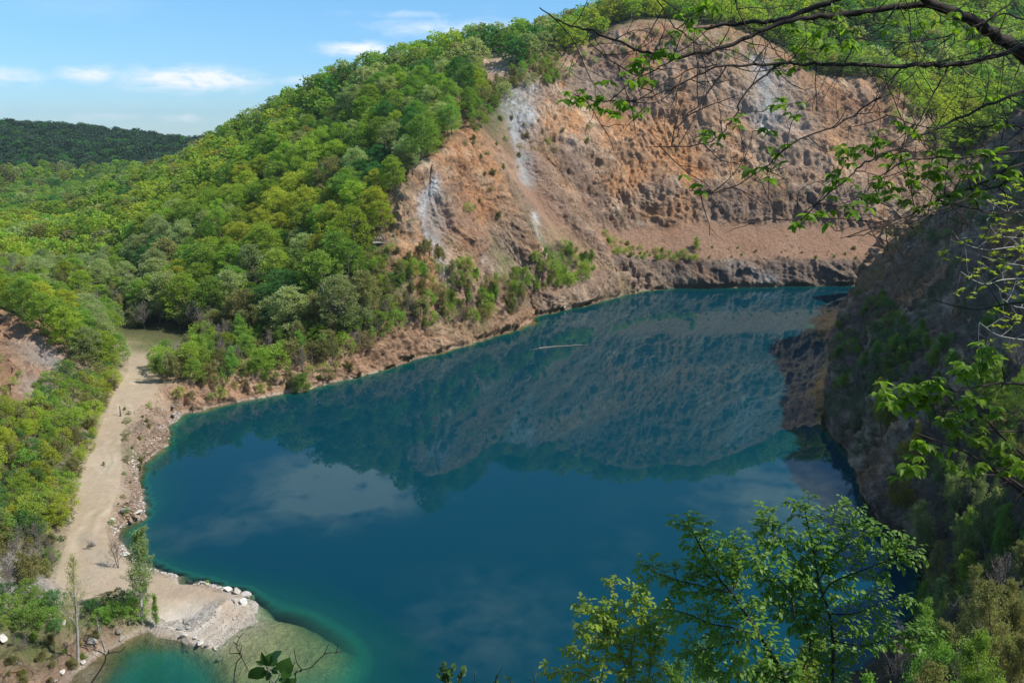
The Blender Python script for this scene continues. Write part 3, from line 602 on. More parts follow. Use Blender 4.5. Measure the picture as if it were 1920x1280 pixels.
cf = Vw[Fw].mean(1); keep = inpoly(cf[:, 0], cf[:, 1], LAKE) | (dist_poly(cf[:, 0], cf[:, 1], LAKE) < 4)
Fw = Fw[keep]; u, inv = np.unique(Fw, return_inverse=True)
tag(link('water', mesh_np('water', Vw[u], inv.reshape(-1, 4), [M['water']], attrs={'depth': ('FLOAT', np.maximum(dep[u], 0))})), kind='structure')
# ------------------------------------------------------------------ ground to the horizon, far ridge
gv = []; 
ang = np.linspace(0, 2 * math.pi, 49)[:-1]
rings = [(1.0, 0), (4, -4), (16, -10)]
me = None
V_, F_ = [], []
for k_, (s_, z_) in enumerate([(620, -22), (2500, -22), (5000, -26)]):
    for a_ in ang: V_.append((math.cos(a_) * s_, 300 + math.sin(a_) * s_, z_))
for k_ in range(2):
    for j in range(48): F_.append([k_ * 48 + j, k_ * 48 + (j + 1) % 48, (k_ + 1) * 48 + (j + 1) % 48, (k_ + 1) * 48 + j])
me = mesh_np('ground', np.array(V_), np.array(F_), [M['soil']], attrs={'Col': ('FLOAT_COLOR', np.tile((.04, .06, .025, 1), (len(V_), 1)))})
tag(link('ground', me), kind='structure')
def ridge_z(x, y):
    # crest heights read along the skyline of the far ridge
    cx = np.interp(x, [-1400, -1000, -780, -640, -560, -480, -380, 0, 600], [52, 54, 60, 58, 49, 40, 38, 34, 28])
    yy = (y - 1250) / 330.0
    return cx * np.clip(np.exp(-yy ** 2) * 1.0, 0, 1) + 11 * fbm(np.c_[x, y, x * 0], .007, 4, .5, 201) - 4
gx = np.arange(-1500, 700, 22.0); gy = np.arange(830, 1900, 22.0); nx, ny = len(gx), len(gy)
GX, GY_ = np.meshgrid(gx, gy); Vr = np.c_[GX.ravel(), GY_.ravel(), ridge_z(GX.ravel(), GY_.ravel())]
i = np.arange(nx * ny).reshape(ny, nx); Fr = np.c_[i[:-1, :-1].ravel(), i[:-1, 1:].ravel(), i[1:, 1:].ravel(), i[1:, :-1].ravel()]
tag(link('hills', mesh_np('hills', Vr, Fr, [M['soil']], attrs={'Col': ('FLOAT_COLOR', np.tile((.05, .055, .03, 1), (len(Vr), 1)))})), kind='structure')
# ------------------------------------------------------------------ plant materials
def leaf_mat(name, col, trans=.5, var=.22, hue=.018, rough=.6, spec=.25):
    m, t = mat(name); oi = nd(t, 'ShaderNodeObjectInfo'); co = objco(t)
    n = noise(t, co, 0.8, 3, 0.6)
    v = mth(t, 'ADD', mth(t, 'MULTIPLY_ADD', oi.outputs['Random'], var * 2, 1 - var), mth(t, 'MULTIPLY_ADD', n, .9, -.45))
    r2 = mth(t, 'FRACT', mth(t, 'MULTIPLY', oi.outputs['Random'], 17.31))
    hs = t.nodes.new('ShaderNodeHueSaturation'); hs.inputs['Color'].default_value = (*col, 1)
    t.links.new(mth(t, 'MULTIPLY_ADD', r2, hue * 2, .5 - hue), hs.inputs['Hue']); t.links.new(v, hs.inputs['Value'])
    b = bsdf(t, hs.outputs[0], rough, None, spec)
    tl = nd(t, 'ShaderNodeBsdfTranslucent'); t.links.new(mixc(t, 1.0, hs.outputs[0], (1.15, 1.25, .55), 'MULTIPLY'), tl.inputs[0])
    mx = nd(t, 'ShaderNodeMixShader'); mx.inputs[0].default_value = trans
    t.links.new(b, mx.inputs[1]); t.links.new(tl.outputs[0], mx.inputs[2]); out(t, mx.outputs[0]); return m
LM = {'fresh': leaf_mat('leaf_fresh_green', (.34, .46, .065)), 'lime': leaf_mat('leaf_yellow_green', (.41, .46, .06)), 'mid': leaf_mat('leaf_mid_green', (.25, .39, .07)),
      'deep': leaf_mat('leaf_deep_green', (.10, .24, .065)), 'sage': leaf_mat('leaf_sage_green', (.38, .44, .20)), 'olive': leaf_mat('leaf_olive_bud', (.32, .31, .12)),
      'ridge': leaf_mat('leaf_ridge_cloud_shaded', (.06, .11, .05), .3), 'gold': leaf_mat('leaf_golden_bud', (.46, .43, .08))}  # ridge leaf colour is darkened to stand for cloud shadow there
def bark_mat(name, a, b, sc=6, st=.6):
    m, t = mat(name); co = objco(t); n = noise(t, co, sc, 5, .65)
    out(t, bsdf(t, mixc(t, mth(t, 'MULTIPLY_ADD', n, 2.4, -.7, clamp=True), a, b), .85, bump(t, n, st, .02), .25)); return m
LM['poplar'] = leaf_mat('leaf_poplar', (.34, .42, .15), .5, .04)
BK = {'grey': bark_mat('bark_grey', (.13, .11, .09), (.25, .22, .19)), 'pale': bark_mat('bark_pale', (.30, .28, .25), (.55, .53, .49), 3), 'dark': bark_mat('bark_dark', (.028, .022, .018), (.075, .060, .048), 12),
      'twig': bark_mat('bark_twig', (.17, .145, .12), (.30, .265, .225)), 'silver': bark_mat('bark_silver', (.34, .32, .30), (.55, .53, .50))}

# ------------------------------------------------------------------ plant geometry
class Tubes:
    def __init__(s): s.V, s.F, s.n = [], [], 0
    def add(s, pts, rad, k=5):
        pts = np.asarray(pts, float); n = len(pts); rad = np.broadcast_to(np.asarray(rad, float), (n,)) if np.ndim(rad) else np.full(n, rad)
        tg = np.gradient(pts, axis=0); tg /= np.maximum(np.linalg.norm(tg, axis=1), 1e-9)[:, None]
        ref = np.array((0, 0, 1.)) if abs(tg[0, 2]) < .85 else np.array((1., 0, 0))
        a = np.cross(tg, ref); a /= np.maximum(np.linalg.norm(a, axis=1), 1e-9)[:, None]; b = np.cross(tg, a)
        th = np.arange(k) * 2 * math.pi / k
        R_ = pts[:, None, :] + rad[:, None, None] * (np.cos(th)[None, :, None] * a[:, None, :] + np.sin(th)[None, :, None] * b[:, None, :])
        s.V.append(R_.reshape(-1, 3)); i = np.arange(n - 1)[:, None] * k; j = np.arange(k)[None]; j2 = (j + 1) % k
        s.F.append(np.stack([i + j, i + j2, i + k + j2, i + k + j], -1).reshape(-1, 4) + s.n); s.n += n * k
    def mesh(s, name, m, smooth=True): return mesh_np(name, np.concatenate(s.V), np.concatenate(s.F), [m], smooth)
LEAFQ = (np.array([(0, 0, 0), (.28, .5, .07), (0, 1, 0), (-.28, .5, .07)]), np.array([[0, 1, 2, 3]]))
LEAFB = (np.array([(0, 0, 0), (.42, .5, .1), (0, 1, 0), (-.42, .5, .1)]), np.array([[0, 1, 2, 3]]))
_lf = [(0, 0, 0), (.2, .16, .05), (.27, .42, .08), (.19, .7, .04), (0, 1, -.08), (0, .16, 0), (0, .42, .0), (0, .7, -.02), (-.2, .16, .05), (-.27, .42, .08), (-.19, .7, .04)]
LEAFP = (np.array(_lf, float), np.array([[0, 1, 5, 5], [5, 1, 2, 6], [6, 2, 3, 7], [7, 3, 4, 4], [0, 5, 8, 8], [8, 5, 6, 9], [9, 6, 7, 10], [10, 7, 4, 4]]))
def leaves(pos, dr, size, rng, shape=LEAFQ, tilt=.6, up=(0, 0, 1)):
    """leaf cards oriented along dr with faces roughly upwards"""
    n = len(pos); dr = dr / np.maximum(np.linalg.norm(dr, axis=1), 1e-9)[:, None]
    u = np.tile(np.array(up, float), (n, 1)) + rng.normal(0, tilt, (n, 3)); x = np.cross(dr, u); x /= np.maximum(np.linalg.norm(x, axis=1), 1e-9)[:, None]; z = np.cross(x, dr)
    T_, Q = shape; size = np.broadcast_to(size, (n,))
    Vv = pos[:, None] + size[:, None, None] * (T_[None, :, :1] * x[:, None] + T_[None, :, 1:2] * dr[:, None] + T_[None, :, 2:] * z[:, None])
    Fv = (np.arange(n)[:, None, None] * len(T_) + Q[None]).reshape(-1, 4)
    return Vv.reshape(-1, 3), Fv
def fix_tris(V_, F_):
    return V_, F_
def leaf_mesh(name, V_, F_, m):
    tri = F_[:, 2] == F_[:, 3]
    if tri.any():
        me = bpy.data.meshes.new(name)
        tot = np.where(tri, 3, 4); st = np.concatenate([[0], np.cumsum(tot)[:-1]]); mask = np.ones(F_.shape, bool); mask[tri, 3] = False
        idx = F_[mask]
        me.vertices.add(len(V_)); me.vertices.foreach_set('co', V_.astype(np.float32).ravel()); me.loops.add(len(idx)); me.loops.foreach_set('vertex_index', idx.astype(np.int32))
        me.polygons.add(len(F_)); me.polygons.foreach_set('loop_start', st.astype(np.int32)); me.polygons.foreach_set('loop_total', tot.astype(np.int32)); me.update(calc_edges=True)
        me.polygons.foreach_set('use_smooth', np.ones(len(F_), bool)); me.materials.append(m); return me
    return mesh_np(name, V_, F_, [m], False)

def crown_geo(seed, h=9.0, rad=3.6, low=.18, clumps=60, per=95, leaf=.27, flat=.5, gap=.0):
    """layered broadleaf crown: sprays of leaves at the ends of limbs"""
    g = np.random.default_rng(seed); P_, Dn = [], []; cen = []
    lean = g.normal(0, .25, 2)
    lobes = g.uniform(.72, 1.18, 9); ph = g.uniform(0, 6.28)
    for i in range(clumps):
        z = low + (1 - low) * ((i + .5) / clumps) ** .85; a = i * 2.39996 + ph + g.normal(0, .3)
        zz = (z - low) / (1 - low); prof = math.sqrt(max(0, 1 - (2 * zz - .75) ** 2 / 1.6)) if zz < .95 else .3
        k = (a % 6.283) / 6.283 * 9; lb = lobes[int(k) % 9] * (1 - k % 1) + lobes[(int(k) + 1) % 9] * (k % 1)
        rr = rad * prof * lb * g.choice([1.0, .9, .62, .35], p=[.45, .25, .2, .1])
        c = np.array((math.cos(a) * rr + lean[0] * zz, math.sin(a) * rr + lean[1] * zz, h * (z * (.93 + g.normal(0, .02))))); cen.append(c)
        s = rad * g.uniform(.24, .42) * (1 - .25 * zz)
        q = g.normal(0, 1, (per, 3)); q /= np.maximum(np.linalg.norm(q, axis=1), .6)[:, None] / g.uniform(.35, 1, (per, 1))
        q *= (s, s, s * flat); q[:, 2] -= .12 * (q[:, 0] ** 2 + q[:, 1] ** 2) / s
        P_.append(c + q); d = q + .25 * c * (1, 1, 0) + g.normal(0, .35 * s, (per, 3)); d[:, 2] *= .5; Dn.append(d)
    P_ = np.concatenate(P_); Dn = np.concatenate(Dn)
    Vl, Fl = leaves(P_, Dn, leaf * g.uniform(.7, 1.3, len(P_)), g, LEAFB, .55)
    tb = Tubes(); top = np.array((lean[0] * .8, lean[1] * .8, h * .8)); r0 = h * .016
    zz = np.linspace(0, 1, 7); tr = np.outer(zz, top) + g.normal(0, .06, (7, 3)) * (zz[:, None] > 0); tr[:, 2] = zz * top[2] - .5 * (zz == 0)
    tb.add(tr, r0 * (1 - .75 * zz) + .01, 6)
    for c in cen[::3]:
        z0 = max(.15 * h, c[2] - .9 - .3 * np.hypot(c[0], c[1])); b0 = np.array((top[0] * z0 / top[2], top[1] * z0 / top[2], z0))
        mid = (b0 + c) / 2 + (0, 0, .1 * h * .3); tb.add([b0, mid, c], [r0 * .42, r0 * .28, .015], 4)
    return Vl, Fl, tb
def wander(g, p, d, L, n, wob, upt):
    pts = [np.array(p, float)]; d = np.array(d, float) / np.linalg.norm(d)
    for i in range(n):
        d = d + g.normal(0, wob, 3) + (0, 0, upt); d /= np.linalg.norm(d); pts.append(pts[-1] + d * L / n)
    return np.array(pts), d
def branchy(seed, h=6, r0=.09, stems=1, n1=14, n2=6, n3=3, l1=.42, l2=.4, ang=.9, upt=.10, wob=.13, low=.25, kmin=3, rmin=.008, lean=.08, taper=.75, top_short=.75, fan=.9):
    """trunk with three orders of branches; returns tubes for trunk / twigs and the twig end sites"""
    g = np.random.default_rng(seed); tr, br = Tubes(), Tubes(); sites, dirs = [], []
    for s in range(stems):
        a = g.uniform(0, 6.28); dd = (math.cos(a) * lean * (1 + 2.2 * (stems > 1)), math.sin(a) * lean * (1 + 2.2 * (stems > 1)), 1)
        hh = h * (1 if s == 0 else g.uniform(.6, .95)); base = np.array((0, 0, -.3)) + (g.normal(0, .08 * (stems > 1), 3) * (1, 1, 0))
        P0, _ = wander(g, base, dd, hh, 9, wob * .35, .03); rr = r0 * (1 if s == 0 else .75); tr.add(P0, rr * np.linspace(1, 1 - taper, 10) + rmin * .5, 6)
        for i in range(n1):
            t = low + (1 - low) * (i + g.uniform(0, .8)) / n1; t = min(t, .985); f = t * 9; k = int(f); p = P0[k] + (P0[min(k + 1, 9)] - P0[k]) * (f - k)
            a = i * 2.4 + g.normal(0, .4); el_ = ang + g.normal(0, .12) - .35 * t; v = np.array((math.cos(a) * math.sin(el_) * fan, math.sin(a) * math.sin(el_), math.cos(el_)))
            L1 = h * l1 * (1 - top_short * t ** 1.4) * g.uniform(.75, 1.2); r1 = max(rr * .42 * (1 - .6 * t), rmin)
            P1, d1 = wander(g, p, v, L1, 5, wob, upt); (br).add(P1, np.linspace(r1, rmin * .8, 6), 4)
            for j in range(n2):
                f = (.25 + .75 * (j + g.uniform(0, .9)) / n2) * 5; k = min(int(f), 4); p = P1[k] + (P1[k + 1] - P1[k]) * (f - k)
                v2 = (P1[k + 1] - P1[k]) / (L1 / 5) + g.normal(0, .62, 3) + (0, 0, .1); L2 = L1 * l2 * g.uniform(.6, 1.2)
                P2, d2 = wander(g, p, v2, L2, 3, wob, upt * .5); br.add(P2, np.linspace(max(r1 * .4, rmin * .9), rmin * .55, 4), kmin)
                sites += [P2[1], P2[2], P2[3]]; dirs += [P2[1] - P2[0], P2[2] - P2[1], P2[3] - P2[2]]
                for q in range(n3):
                    k = g.integers(0, 3); p = P2[k] + (P2[k + 1] - P2[k]) * g.uniform(); v3 = d2 + g.normal(0, .8, 3)
                    P3, d3 = wander(g, p, v3, L2 * g.uniform(.3, .6), 2, wob, 0); br.add(P3, [rmin * .6, rmin * .5, rmin * .35], 3); sites += [P3[1], P3[2]]; dirs += [P3[1] - P3[0], P3[2] - P3[1]]
    return tr, br, np.array(sites), np.array(dirs)
def foliate(sites, dirs, per, leaf, seed, shape=LEAFQ, spread=.25, droop=-.1, frac=1.0, tilt=.6):
    g = np.random.default_rng(seed); k = g.random(len(sites)) < frac; S = np.repeat(sites[k], per, 0); Dd = np.repeat(dirs[k], per, 0)
    Dd = Dd / np.maximum(np.linalg.norm(Dd, axis=1), 1e-9)[:, None] * .6 + g.normal(0, .6, S.shape) + (0, 0, droop); S = S + g.normal(0, spread, S.shape)
    return leaves(S, Dd, leaf * g.uniform(.6, 1.25, len(S)), g, shape, tilt)

# ------------------------------------------------------------------ library of crowns (mesh data shared by all copies)
LIB = {}
def lib_crown(kind, n, cols, far=False, **kw):
    for c in cols:
        for i in range(n):
            Vl, Fl, tb = crown_geo(hash_(kind) + i, **kw)
            LIB.setdefault((kind, c), []).append((mesh_np('trunk', np.concatenate(tb.V), np.concatenate(tb.F), [BK['grey']]), leaf_mesh('crown', Vl, Fl, LM[c])))
def hash_(s): return sum(ord(ch) * (i + 3) * 7 for i, ch in enumerate(s))
lib_crown('broad', 4, ['fresh', 'lime', 'mid', 'deep', 'sage', 'olive'])
lib_crown('bush', 3, ['fresh', 'lime', 'mid', 'deep', 'olive', 'sage'], h=3.0, rad=1.7, low=.06, clumps=30, per=46, leaf=.17, flat=.7)
lib_crown('far', 3, ['fresh', 'lime', 'mid', 'deep', 'sage', 'olive', 'ridge'], h=9, rad=3.9, low=.15, clumps=30, per=22, leaf=.75, flat=.6)
def lib_branchy(kind, n, cols, per, leaf, frac, bark='twig', spread=.16, **kw):
    for i in range(n):
        tr, br, S_, D_ = branchy(hash_(kind) + i * 3, **kw)
        tm = tr.mesh('trunk', BK[bark]); bm_ = br.mesh('branches', BK[bark])
        for c in cols:
            lm = None
            if c: Vl, Fl = foliate(S_, D_, per, leaf, i + 5, LEAFB, spread, frac=frac); lm = leaf_mesh('leaves', Vl, Fl, LM[c])
            LIB.setdefault((kind, c), []).append((tm, bm_, lm))
lib_branchy('bare', 4, [None], 0, 0, 0, h=6, r0=.10, stems=2, n1=16, n2=7, n3=3, rmin=.020, upt=.06)
lib_branchy('thin', 4, ['olive', 'mid', 'fresh', 'sage', 'gold'], 3, .20, .8, 'grey', h=6, r0=.09, stems=2, n1=14, n2=6, n3=2, rmin=.016, upt=.07)
lib_branchy('scrub', 3, ['olive', 'mid', 'deep', 'fresh'], 3, .12, .9, 'grey', .12, h=2.4, r0=.04, stems=4, n1=8, n2=5, n3=2, rmin=.010, low=.1, l1=.5, upt=.05)

def place(kind, col, loc, scale, name, label, cat, group, rng, squash=1.0, tilt=.05):
    var = LIB[(kind, col)]; ms = var[int(rng.integers(len(var)))]
    o = thing(name, loc, label, cat, group, rng.uniform(0, 6.28)); o.rotation_euler = (rng.normal(0, tilt), rng.normal(0, tilt), o.rotation_euler[2])
    o.scale = (scale, scale, scale * squash)
    for me in ms:
        if me is not None: link(me.name.split('.')[0], me, o)
    return o
# one countless wood = one object (instances of whole plants on points)
def stuff_forest(name, pts, kinds, scl, label, cat):
    """pts (n,3); kinds: list of (kind, col) per point"""
    ks = sorted(set(kinds), key=str); protos = []
    for kd in ks:
        for j, ms in enumerate(LIB[kd]):
            vs, fs, nn, mi = [], [], 0, []
            o = bpy.data.objects.new('proto', None)
            bmx = bmesh.new()
            mats = []
            for me in ms:
                if me is None: continue
                a = len(bmx.faces); bmx.from_mesh(me); bmx.faces.ensure_lookup_table()
                for f in bmx.faces[a:]: f.material_index = len(mats)
                mats.append(me.materials[0])
            mj = bpy.data.meshes.new('wood_' + kd[0]); bmx.to_mesh(mj); bmx.free()
            for m_ in mats: mj.materials.append(m_)
            protos.append((kd, bpy.data.objects.new('a%04d' % len(protos), mj)))
    pc = bpy.data.collections.new(name + '_kinds')
    for _, o in protos: pc.objects.link(o)
    g = np.random.default_rng(len(pts)); byk = {}
    for i, (kd, _) in enumerate(protos): byk.setdefault(kd, []).append(i)
    idx = np.array([byk[k][int(g.integers(len(byk[k])))] for k in kinds], np.int32)
    me = bpy.data.meshes.new(name); me.vertices.add(len(pts)); me.vertices.foreach_set('co', np.asarray(pts, np.float32).ravel())
    a = me.attributes.new('kind_index', 'INT', 'POINT'); a.data.foreach_set('value', idx)
    a = me.attributes.new('plant_scale', 'FLOAT_VECTOR', 'POINT'); sc3 = np.stack([scl * g.uniform(.9, 1.15, len(pts)), scl * g.uniform(.9, 1.15, len(pts)), scl], 1); a.data.foreach_set('vector', sc3.astype(np.float32).ravel())
    a = me.attributes.new('turn', 'FLOAT_VECTOR', 'POINT'); tr = np.zeros((len(pts), 3)); tr[:, 2] = g.uniform(0, 6.28, len(pts)); tr[:, :2] = g.normal(0, .06, (len(pts), 2)); a.data.foreach_set('vector', tr.astype(np.float32).ravel())
    me.update(); o = link(name, me)
    ng = bpy.data.node_groups.new(name + '_plants', 'GeometryNodeTree'); ng.interface.new_socket('Geometry', in_out='INPUT', socket_type='NodeSocketGeometry'); ng.interface.new_socket('Geometry', in_out='OUTPUT', socket_type='NodeSocketGeometry')
    gi = ng.nodes.new('NodeGroupInput'); go = ng.nodes.new('NodeGroupOutput'); ci = ng.nodes.new('GeometryNodeCollectionInfo'); ci.inputs[0].default_value = pc; ci.inputs[1].default_value = True; ci.inputs[2].default_value = True
    ip = ng.nodes.new('GeometryNodeInstanceOnPoints'); ip.inputs['Pick Instance'].default_value = True
    def na(nm, ty):
        n_ = ng.nodes.new('GeometryNodeInputNamedAttribute'); n_.data_type = ty; n_.inputs[0].default_value = nm; return n_.outputs[0]
    ng.links.new(gi.outputs[0], ip.inputs['Points']); ng.links.new(ci.outputs[0], ip.inputs['Instance']); ng.links.new(na('kind_index', 'INT'), ip.inputs['Instance Index'])
    ng.links.new(na('plant_scale', 'FLOAT_VECTOR'), ip.inputs['Scale']); ng.links.new(na('turn', 'FLOAT_VECTOR'), ip.inputs['Rotation']); ng.links.new(ip.outputs[0], go.inputs[0])
    md = o.modifiers.new('plants', 'NODES'); md.node_group = ng
    return tag(o, label, cat, None, 'stuff')

# ------------------------------------------------------------------ forest on the hills
g0 = np.random.default_rng(7)
CAMV = Vector((0, 0, CH))
def sees(x, y, z):
    d = Vector((x, y, z)) - CAMV; L = d.length; h = BV.ray_cast(CAMV, d / L, L - .5); return h[0] is None
def scatter(poly, dist_rng, spacing, n_try, vis_h=9, seed=1, jitter=None, space=None):
    """points in the world whose ground position lies inside a surveyed outline"""
    g = np.random.default_rng(seed); pp = np.array(poly, float); x0, x1 = pp[:, 0].min(), pp[:, 0].max()
    xs, ys = [], []
    ymin, ymax = dist_rng
    # sample evenly in world space within the wedge
    Y_ = np.sqrt(g.uniform(ymin ** 2, ymax ** 2, n_try)); X_ = Y_ * 1.02 * ((g.uniform(x0, x1, n_try) - 960) / FPX)
    cell = {}; res = []
    for x, y in zip(X_, Y_):
        z = ground(x, y); px, py, dp_ = proj((x, y, z)); px, py = float(px[0]), float(py[0])
        if not inpoly(np.array([px]), np.array([py]), poly)[0]: continue
        sp = spacing * (space(px, py) if space else 1); k = (int(x // sp), int(y // sp)); bad = False
        for i in (-1, 0, 1):
            for j in (-1, 0, 1):
                for q in cell.get((k[0] + i, k[1] + j), ()):
                    if (q[0] - x) ** 2 + (q[1] - y) ** 2 < sp * sp: bad = True
        if (668 < px < 762 and 440 < py < 548) or (894 < px < 956 and 106 < py < 180): continue
        if bad or not sees(x, y, z + vis_h): continue
        cell.setdefault(k, []).append((x, y)); res.append((x, y, z, px, py))
    return res
HILL = [(-160, 410), (150, 405), (300, 330), (430, 250), (560, 190), (700, 125), (850, 80), (950, 70), (1045, 78), (1045, 108), (960, 130), (915, 150), (880, 235), (830, 262), (795, 300), (755, 350), (742, 392), (752, 430), (722, 470), (715, 560), (660, 625), (560, 640), (430, 628), (360, 618), (290, 600), (180, 590), (60, 545), (-160, 500)]
NE = [(1045, 110), (1045, -300), (2300, -300), (2300, 200), (1760, 300), (1722, 262), (1716, 190), (1650, 146), (1515, 138), (1478, 96), (1430, 74), (1375, 50), (1200, 32), (1120, 70), (1080, 92)]
def hue_at(x, y, g):
    n = float(vn(np.array([[x / 42, y / 42, 3.3]]), 5)[0]) + g.normal(0, .38)
    return 'lime' if n > .36 else 'fresh' if n > -.12 else 'mid' if n > -.5 else 'sage' if n > -.78 else 'olive' if n > -.88 else 'deep'
trees = scatter(HILL, (195, 560), 6.5, 26000, 9, 11)
trees += scatter(NE, (395, 600), 5.6, 9000, 9, 12)
print('hill trees', len(trees))
COLN = {'fresh': 'fresh green', 'lime': 'yellow-green', 'mid': 'mid-green', 'deep': 'dark green', 'sage': 'pale sage-green', 'olive': 'olive-brown'}
trees = sorted(trees, key=lambda p: p[1] ** 2 + p[0] ** 2)
def size_word(s): return 'tall' if s > 1.38 else 'small' if s < 1.1 else 'medium'
def hill_zone(px, py):
    if px > 1046: 
        return ('on the sunlit slope above the right of the cliff' if px > 1500 else 'on the rim above the middle of the high cliff' if px > 1200 else 'on the rim above the left end of the high cliff')
    r = ('at the very foot of the forested hill' if py > 585 else 'low on the forested hill' if py > 520 else 'below halfway on the hill' if py > 455 else 'halfway up the forested hill' if py > 380 else 'above halfway on the hill' if py > 300 else 'high on the forested hill' if py > 200 else 'near the crest of the forested hill')
    c = ('at its left end' if px < 110 else 'above the grassy clearing' if px < 330 else 'left of the middle' if px < 450 else 'in the middle' if px < 560 else 'right of the middle' if px < 660 else 'beside the rock spur')
    return r + ' ' + c
PL, STUFF = [], []
ind, rest = trees[:297], trees[297:]
for x, y, z, px, py in ind:
    c = hue_at(x, y, g0)
    if px < 300 and py > 470 and g0.random() < .5: c = 'sage'
    s = g0.uniform(.95, 1.6) * (.78 if px < 250 else 1)
    PL.append(('broad', c, (x, y, z), s, 'broadleaf_tree', f'{size_word(s)} {COLN[c]} tree {hill_zone(px, py)}', 'tree', 'broadleaf trees covering the hill', g0.uniform(.9, 1.15), .05, 9))
ks = [('broad' if y < 330 else 'far', hue_at(x, y, g0)) for x, y, z, px, py in rest]
stuff_forest('forest', np.array([r_[:3] for r_ in rest]), ks, g0.uniform(.9, 1.5, len(rest)), 'bright green spring forest covering the upper hill and the slope behind the cliffs', 'forest')
# wooded valley floor and far ridge
VAL = [(-200, 470), (-200, 310), (430, 310), (430, 340), (300, 375), (150, 440), (0, 520)]
vp = scatter([(-160, 520), (-160, 320), (560, 320), (430, 345), (300, 385), (160, 455), (60, 545)], (380, 860), 6.5, 9000, 14, 13)
print('valley', len(vp))
stuff_forest('valley_wood', np.array([r_[:3] for r_ in vp]), [('far', ['mid', 'mid', 'fresh', 'deep', 'sage', 'olive'][int(g0.integers(6))]) for _ in vp], g0.uniform(.7, 1.4, len(vp)), 'mixed green wood filling the valley behind the left end of the hill', 'wood')
n_ = 9000; X_ = g0.uniform(-950, -120, n_); Y_ = g0.uniform(880, 1330, n_); Zr = ridge_z(X_, Y_); px, py, dp_ = proj(np.c_[X_, Y_, Zr]); k_ = (px > -80) & (px < 520)
stuff_forest('ridge_wood', np.c_[X_, Y_, Zr - 1][k_], [('far', 'deep' if g0.random() < .12 else 'ridge') for _ in range(int(k_.sum()))], g0.uniform(1.2, 2.5, int(k_.sum())), 'green wood covering the far ridge, cloud shadow put into its leaf colour', 'wood')
# ------------------------------------------------------------------ shrubs, thin trees and bare trees
def raygrd(px, py):
    d = Vector(ray(px, py)).normalized(); h = BV.ray_cast(CAMV, d); return h[0]
def fill(poly, n, sp, seed):
    g = np.random.default_rng(seed); pp = np.array(poly, float); res = []
    for _ in range(n * 14):
        px = g.uniform(pp[:, 0].min(), pp[:, 0].max()); py = g.uniform(pp[:, 1].min(), pp[:, 1].max())
        if not inpoly(np.array([px]), np.array([py]), poly)[0]: continue
        h = raygrd(px, py)
        if h is None or h.z < .15 or (676 < px < 756 and 440 < py < 520) or (893 < px < 958 and 92 < py < 160): continue
        if any((h - q[0]).length < sp for q in res): continue
        res.append((h, px, py))
        if len(res) >= n: break
    return res
KN = {'bare': ('bare_tree', 'bare grey tree', 'bare tree'), 'thin': ('young_tree', '{} young tree', 'young tree'), 'scrub': ('shrub', 'twiggy {} shrub', 'shrub'), 'bush': ('bush', 'dense {} bush', 'bush'), 'broad': ('broadleaf_tree', '{} tree', 'tree')}
def planting(poly, n, sp, mix, hr, where, group, seed, fixed=None):
    g = np.random.default_rng(seed + 500); base = {'bare': 6, 'thin': 6, 'scrub': 2.4, 'bush': 3.0, 'broad': 9.0}
    pts = fixed or fill(poly, n, sp, seed); pxs = [p[1] for p in pts]; pys = [p[2] for p in pts]
    if not pts: return
    x0, x1 = min(pxs), max(pxs) + 1; y0, y1 = min(pys), max(pys) + 1
    for h, px, py in pts:
        kd, c = mix[int(g.integers(len(mix)))]; nm, lb, cat = KN[kd]; H = g.uniform(*hr) * (1.25 if kd in ('bare', 'thin') else 1); s = H / base[kd]
        hw = 'tall ' if H > hr[0] + .72 * (hr[1] - hr[0]) else 'low ' if H < hr[0] + .28 * (hr[1] - hr[0]) else ''
        a = min(int((px - x0) / (x1 - x0) * 4), 3); b_ = min(int((py - y0) / (y1 - y0) * 3), 2)
        pos = ('upper ', '', 'lower ')[b_] + ('left end', 'left half', 'right half', 'right end')[a]
        PL.append((kd, c, tuple(h - Vector((0, 0, .1))), s, nm, (hw + lb.format(COLN.get(c, 'golden')) + ' ' + where + ', ' + pos).strip(), cat, group, 1.0, .08, H))
planting([(740, 490), (800, 465), (900, 520), (980, 540), (985, 590), (930, 600), (780, 622), (700, 640), (700, 560)], 120, 2.6, [('thin', 'olive'), ('thin', 'mid'), ('bush', 'olive'), ('bush', 'mid'), ('bare', None), ('bush', 'fresh'), ('scrub', 'olive'), ('thin', 'sage')], (2.4, 5.2), 'on the stony foot of the spur', 'shrubs at the foot of the spur', 21)
planting([(955, 525), (1000, 490), (1060, 468), (1110, 490), (1125, 512), (1060, 542), (990, 545)], 55, 2.4, [('bush', 'mid'), ('bush', 'fresh'), ('scrub', 'mid'), ('thin', 'mid'), ('bare', None)], (2.0, 4.6), 'on the ledge above the shore rocks', 'shrubs on the shore ledge', 22)
planting([(1135, 440), (1165, 455), (1230, 470), (1310, 480), (1310, 490), (1215, 488), (1150, 478)], 50, 2.2, [('bush', 'mid'), ('bush', 'fresh'), ('scrub', 'fresh'), ('scrub', 'mid')], (1.2, 3.2), 'on the bench below the gravel slope', 'shrubs on the gravel bench', 23)
planting([(1300, 462), (1655, 466), (1655, 487), (1300, 488)], 30, 4, [('scrub', 'olive'), ('scrub', 'mid'), ('bare', None)], (.7, 2.0), 'scattered on the long gravel bench', 'sparse shrubs on the gravel bench', 24)
planting([(880, 130), (1045, 112), (1048, 158), (960, 165), (905, 240), (872, 232)], 75, 3.0, [('thin', 'olive'), ('bush', 'mid'), ('thin', 'mid'), ('bush', 'sage'), ('scrub', 'olive'), ('broad', 'mid')], (3, 6.2), 'at the head of the grey rock chute', 'trees and shrubs at the head of the chute', 25)
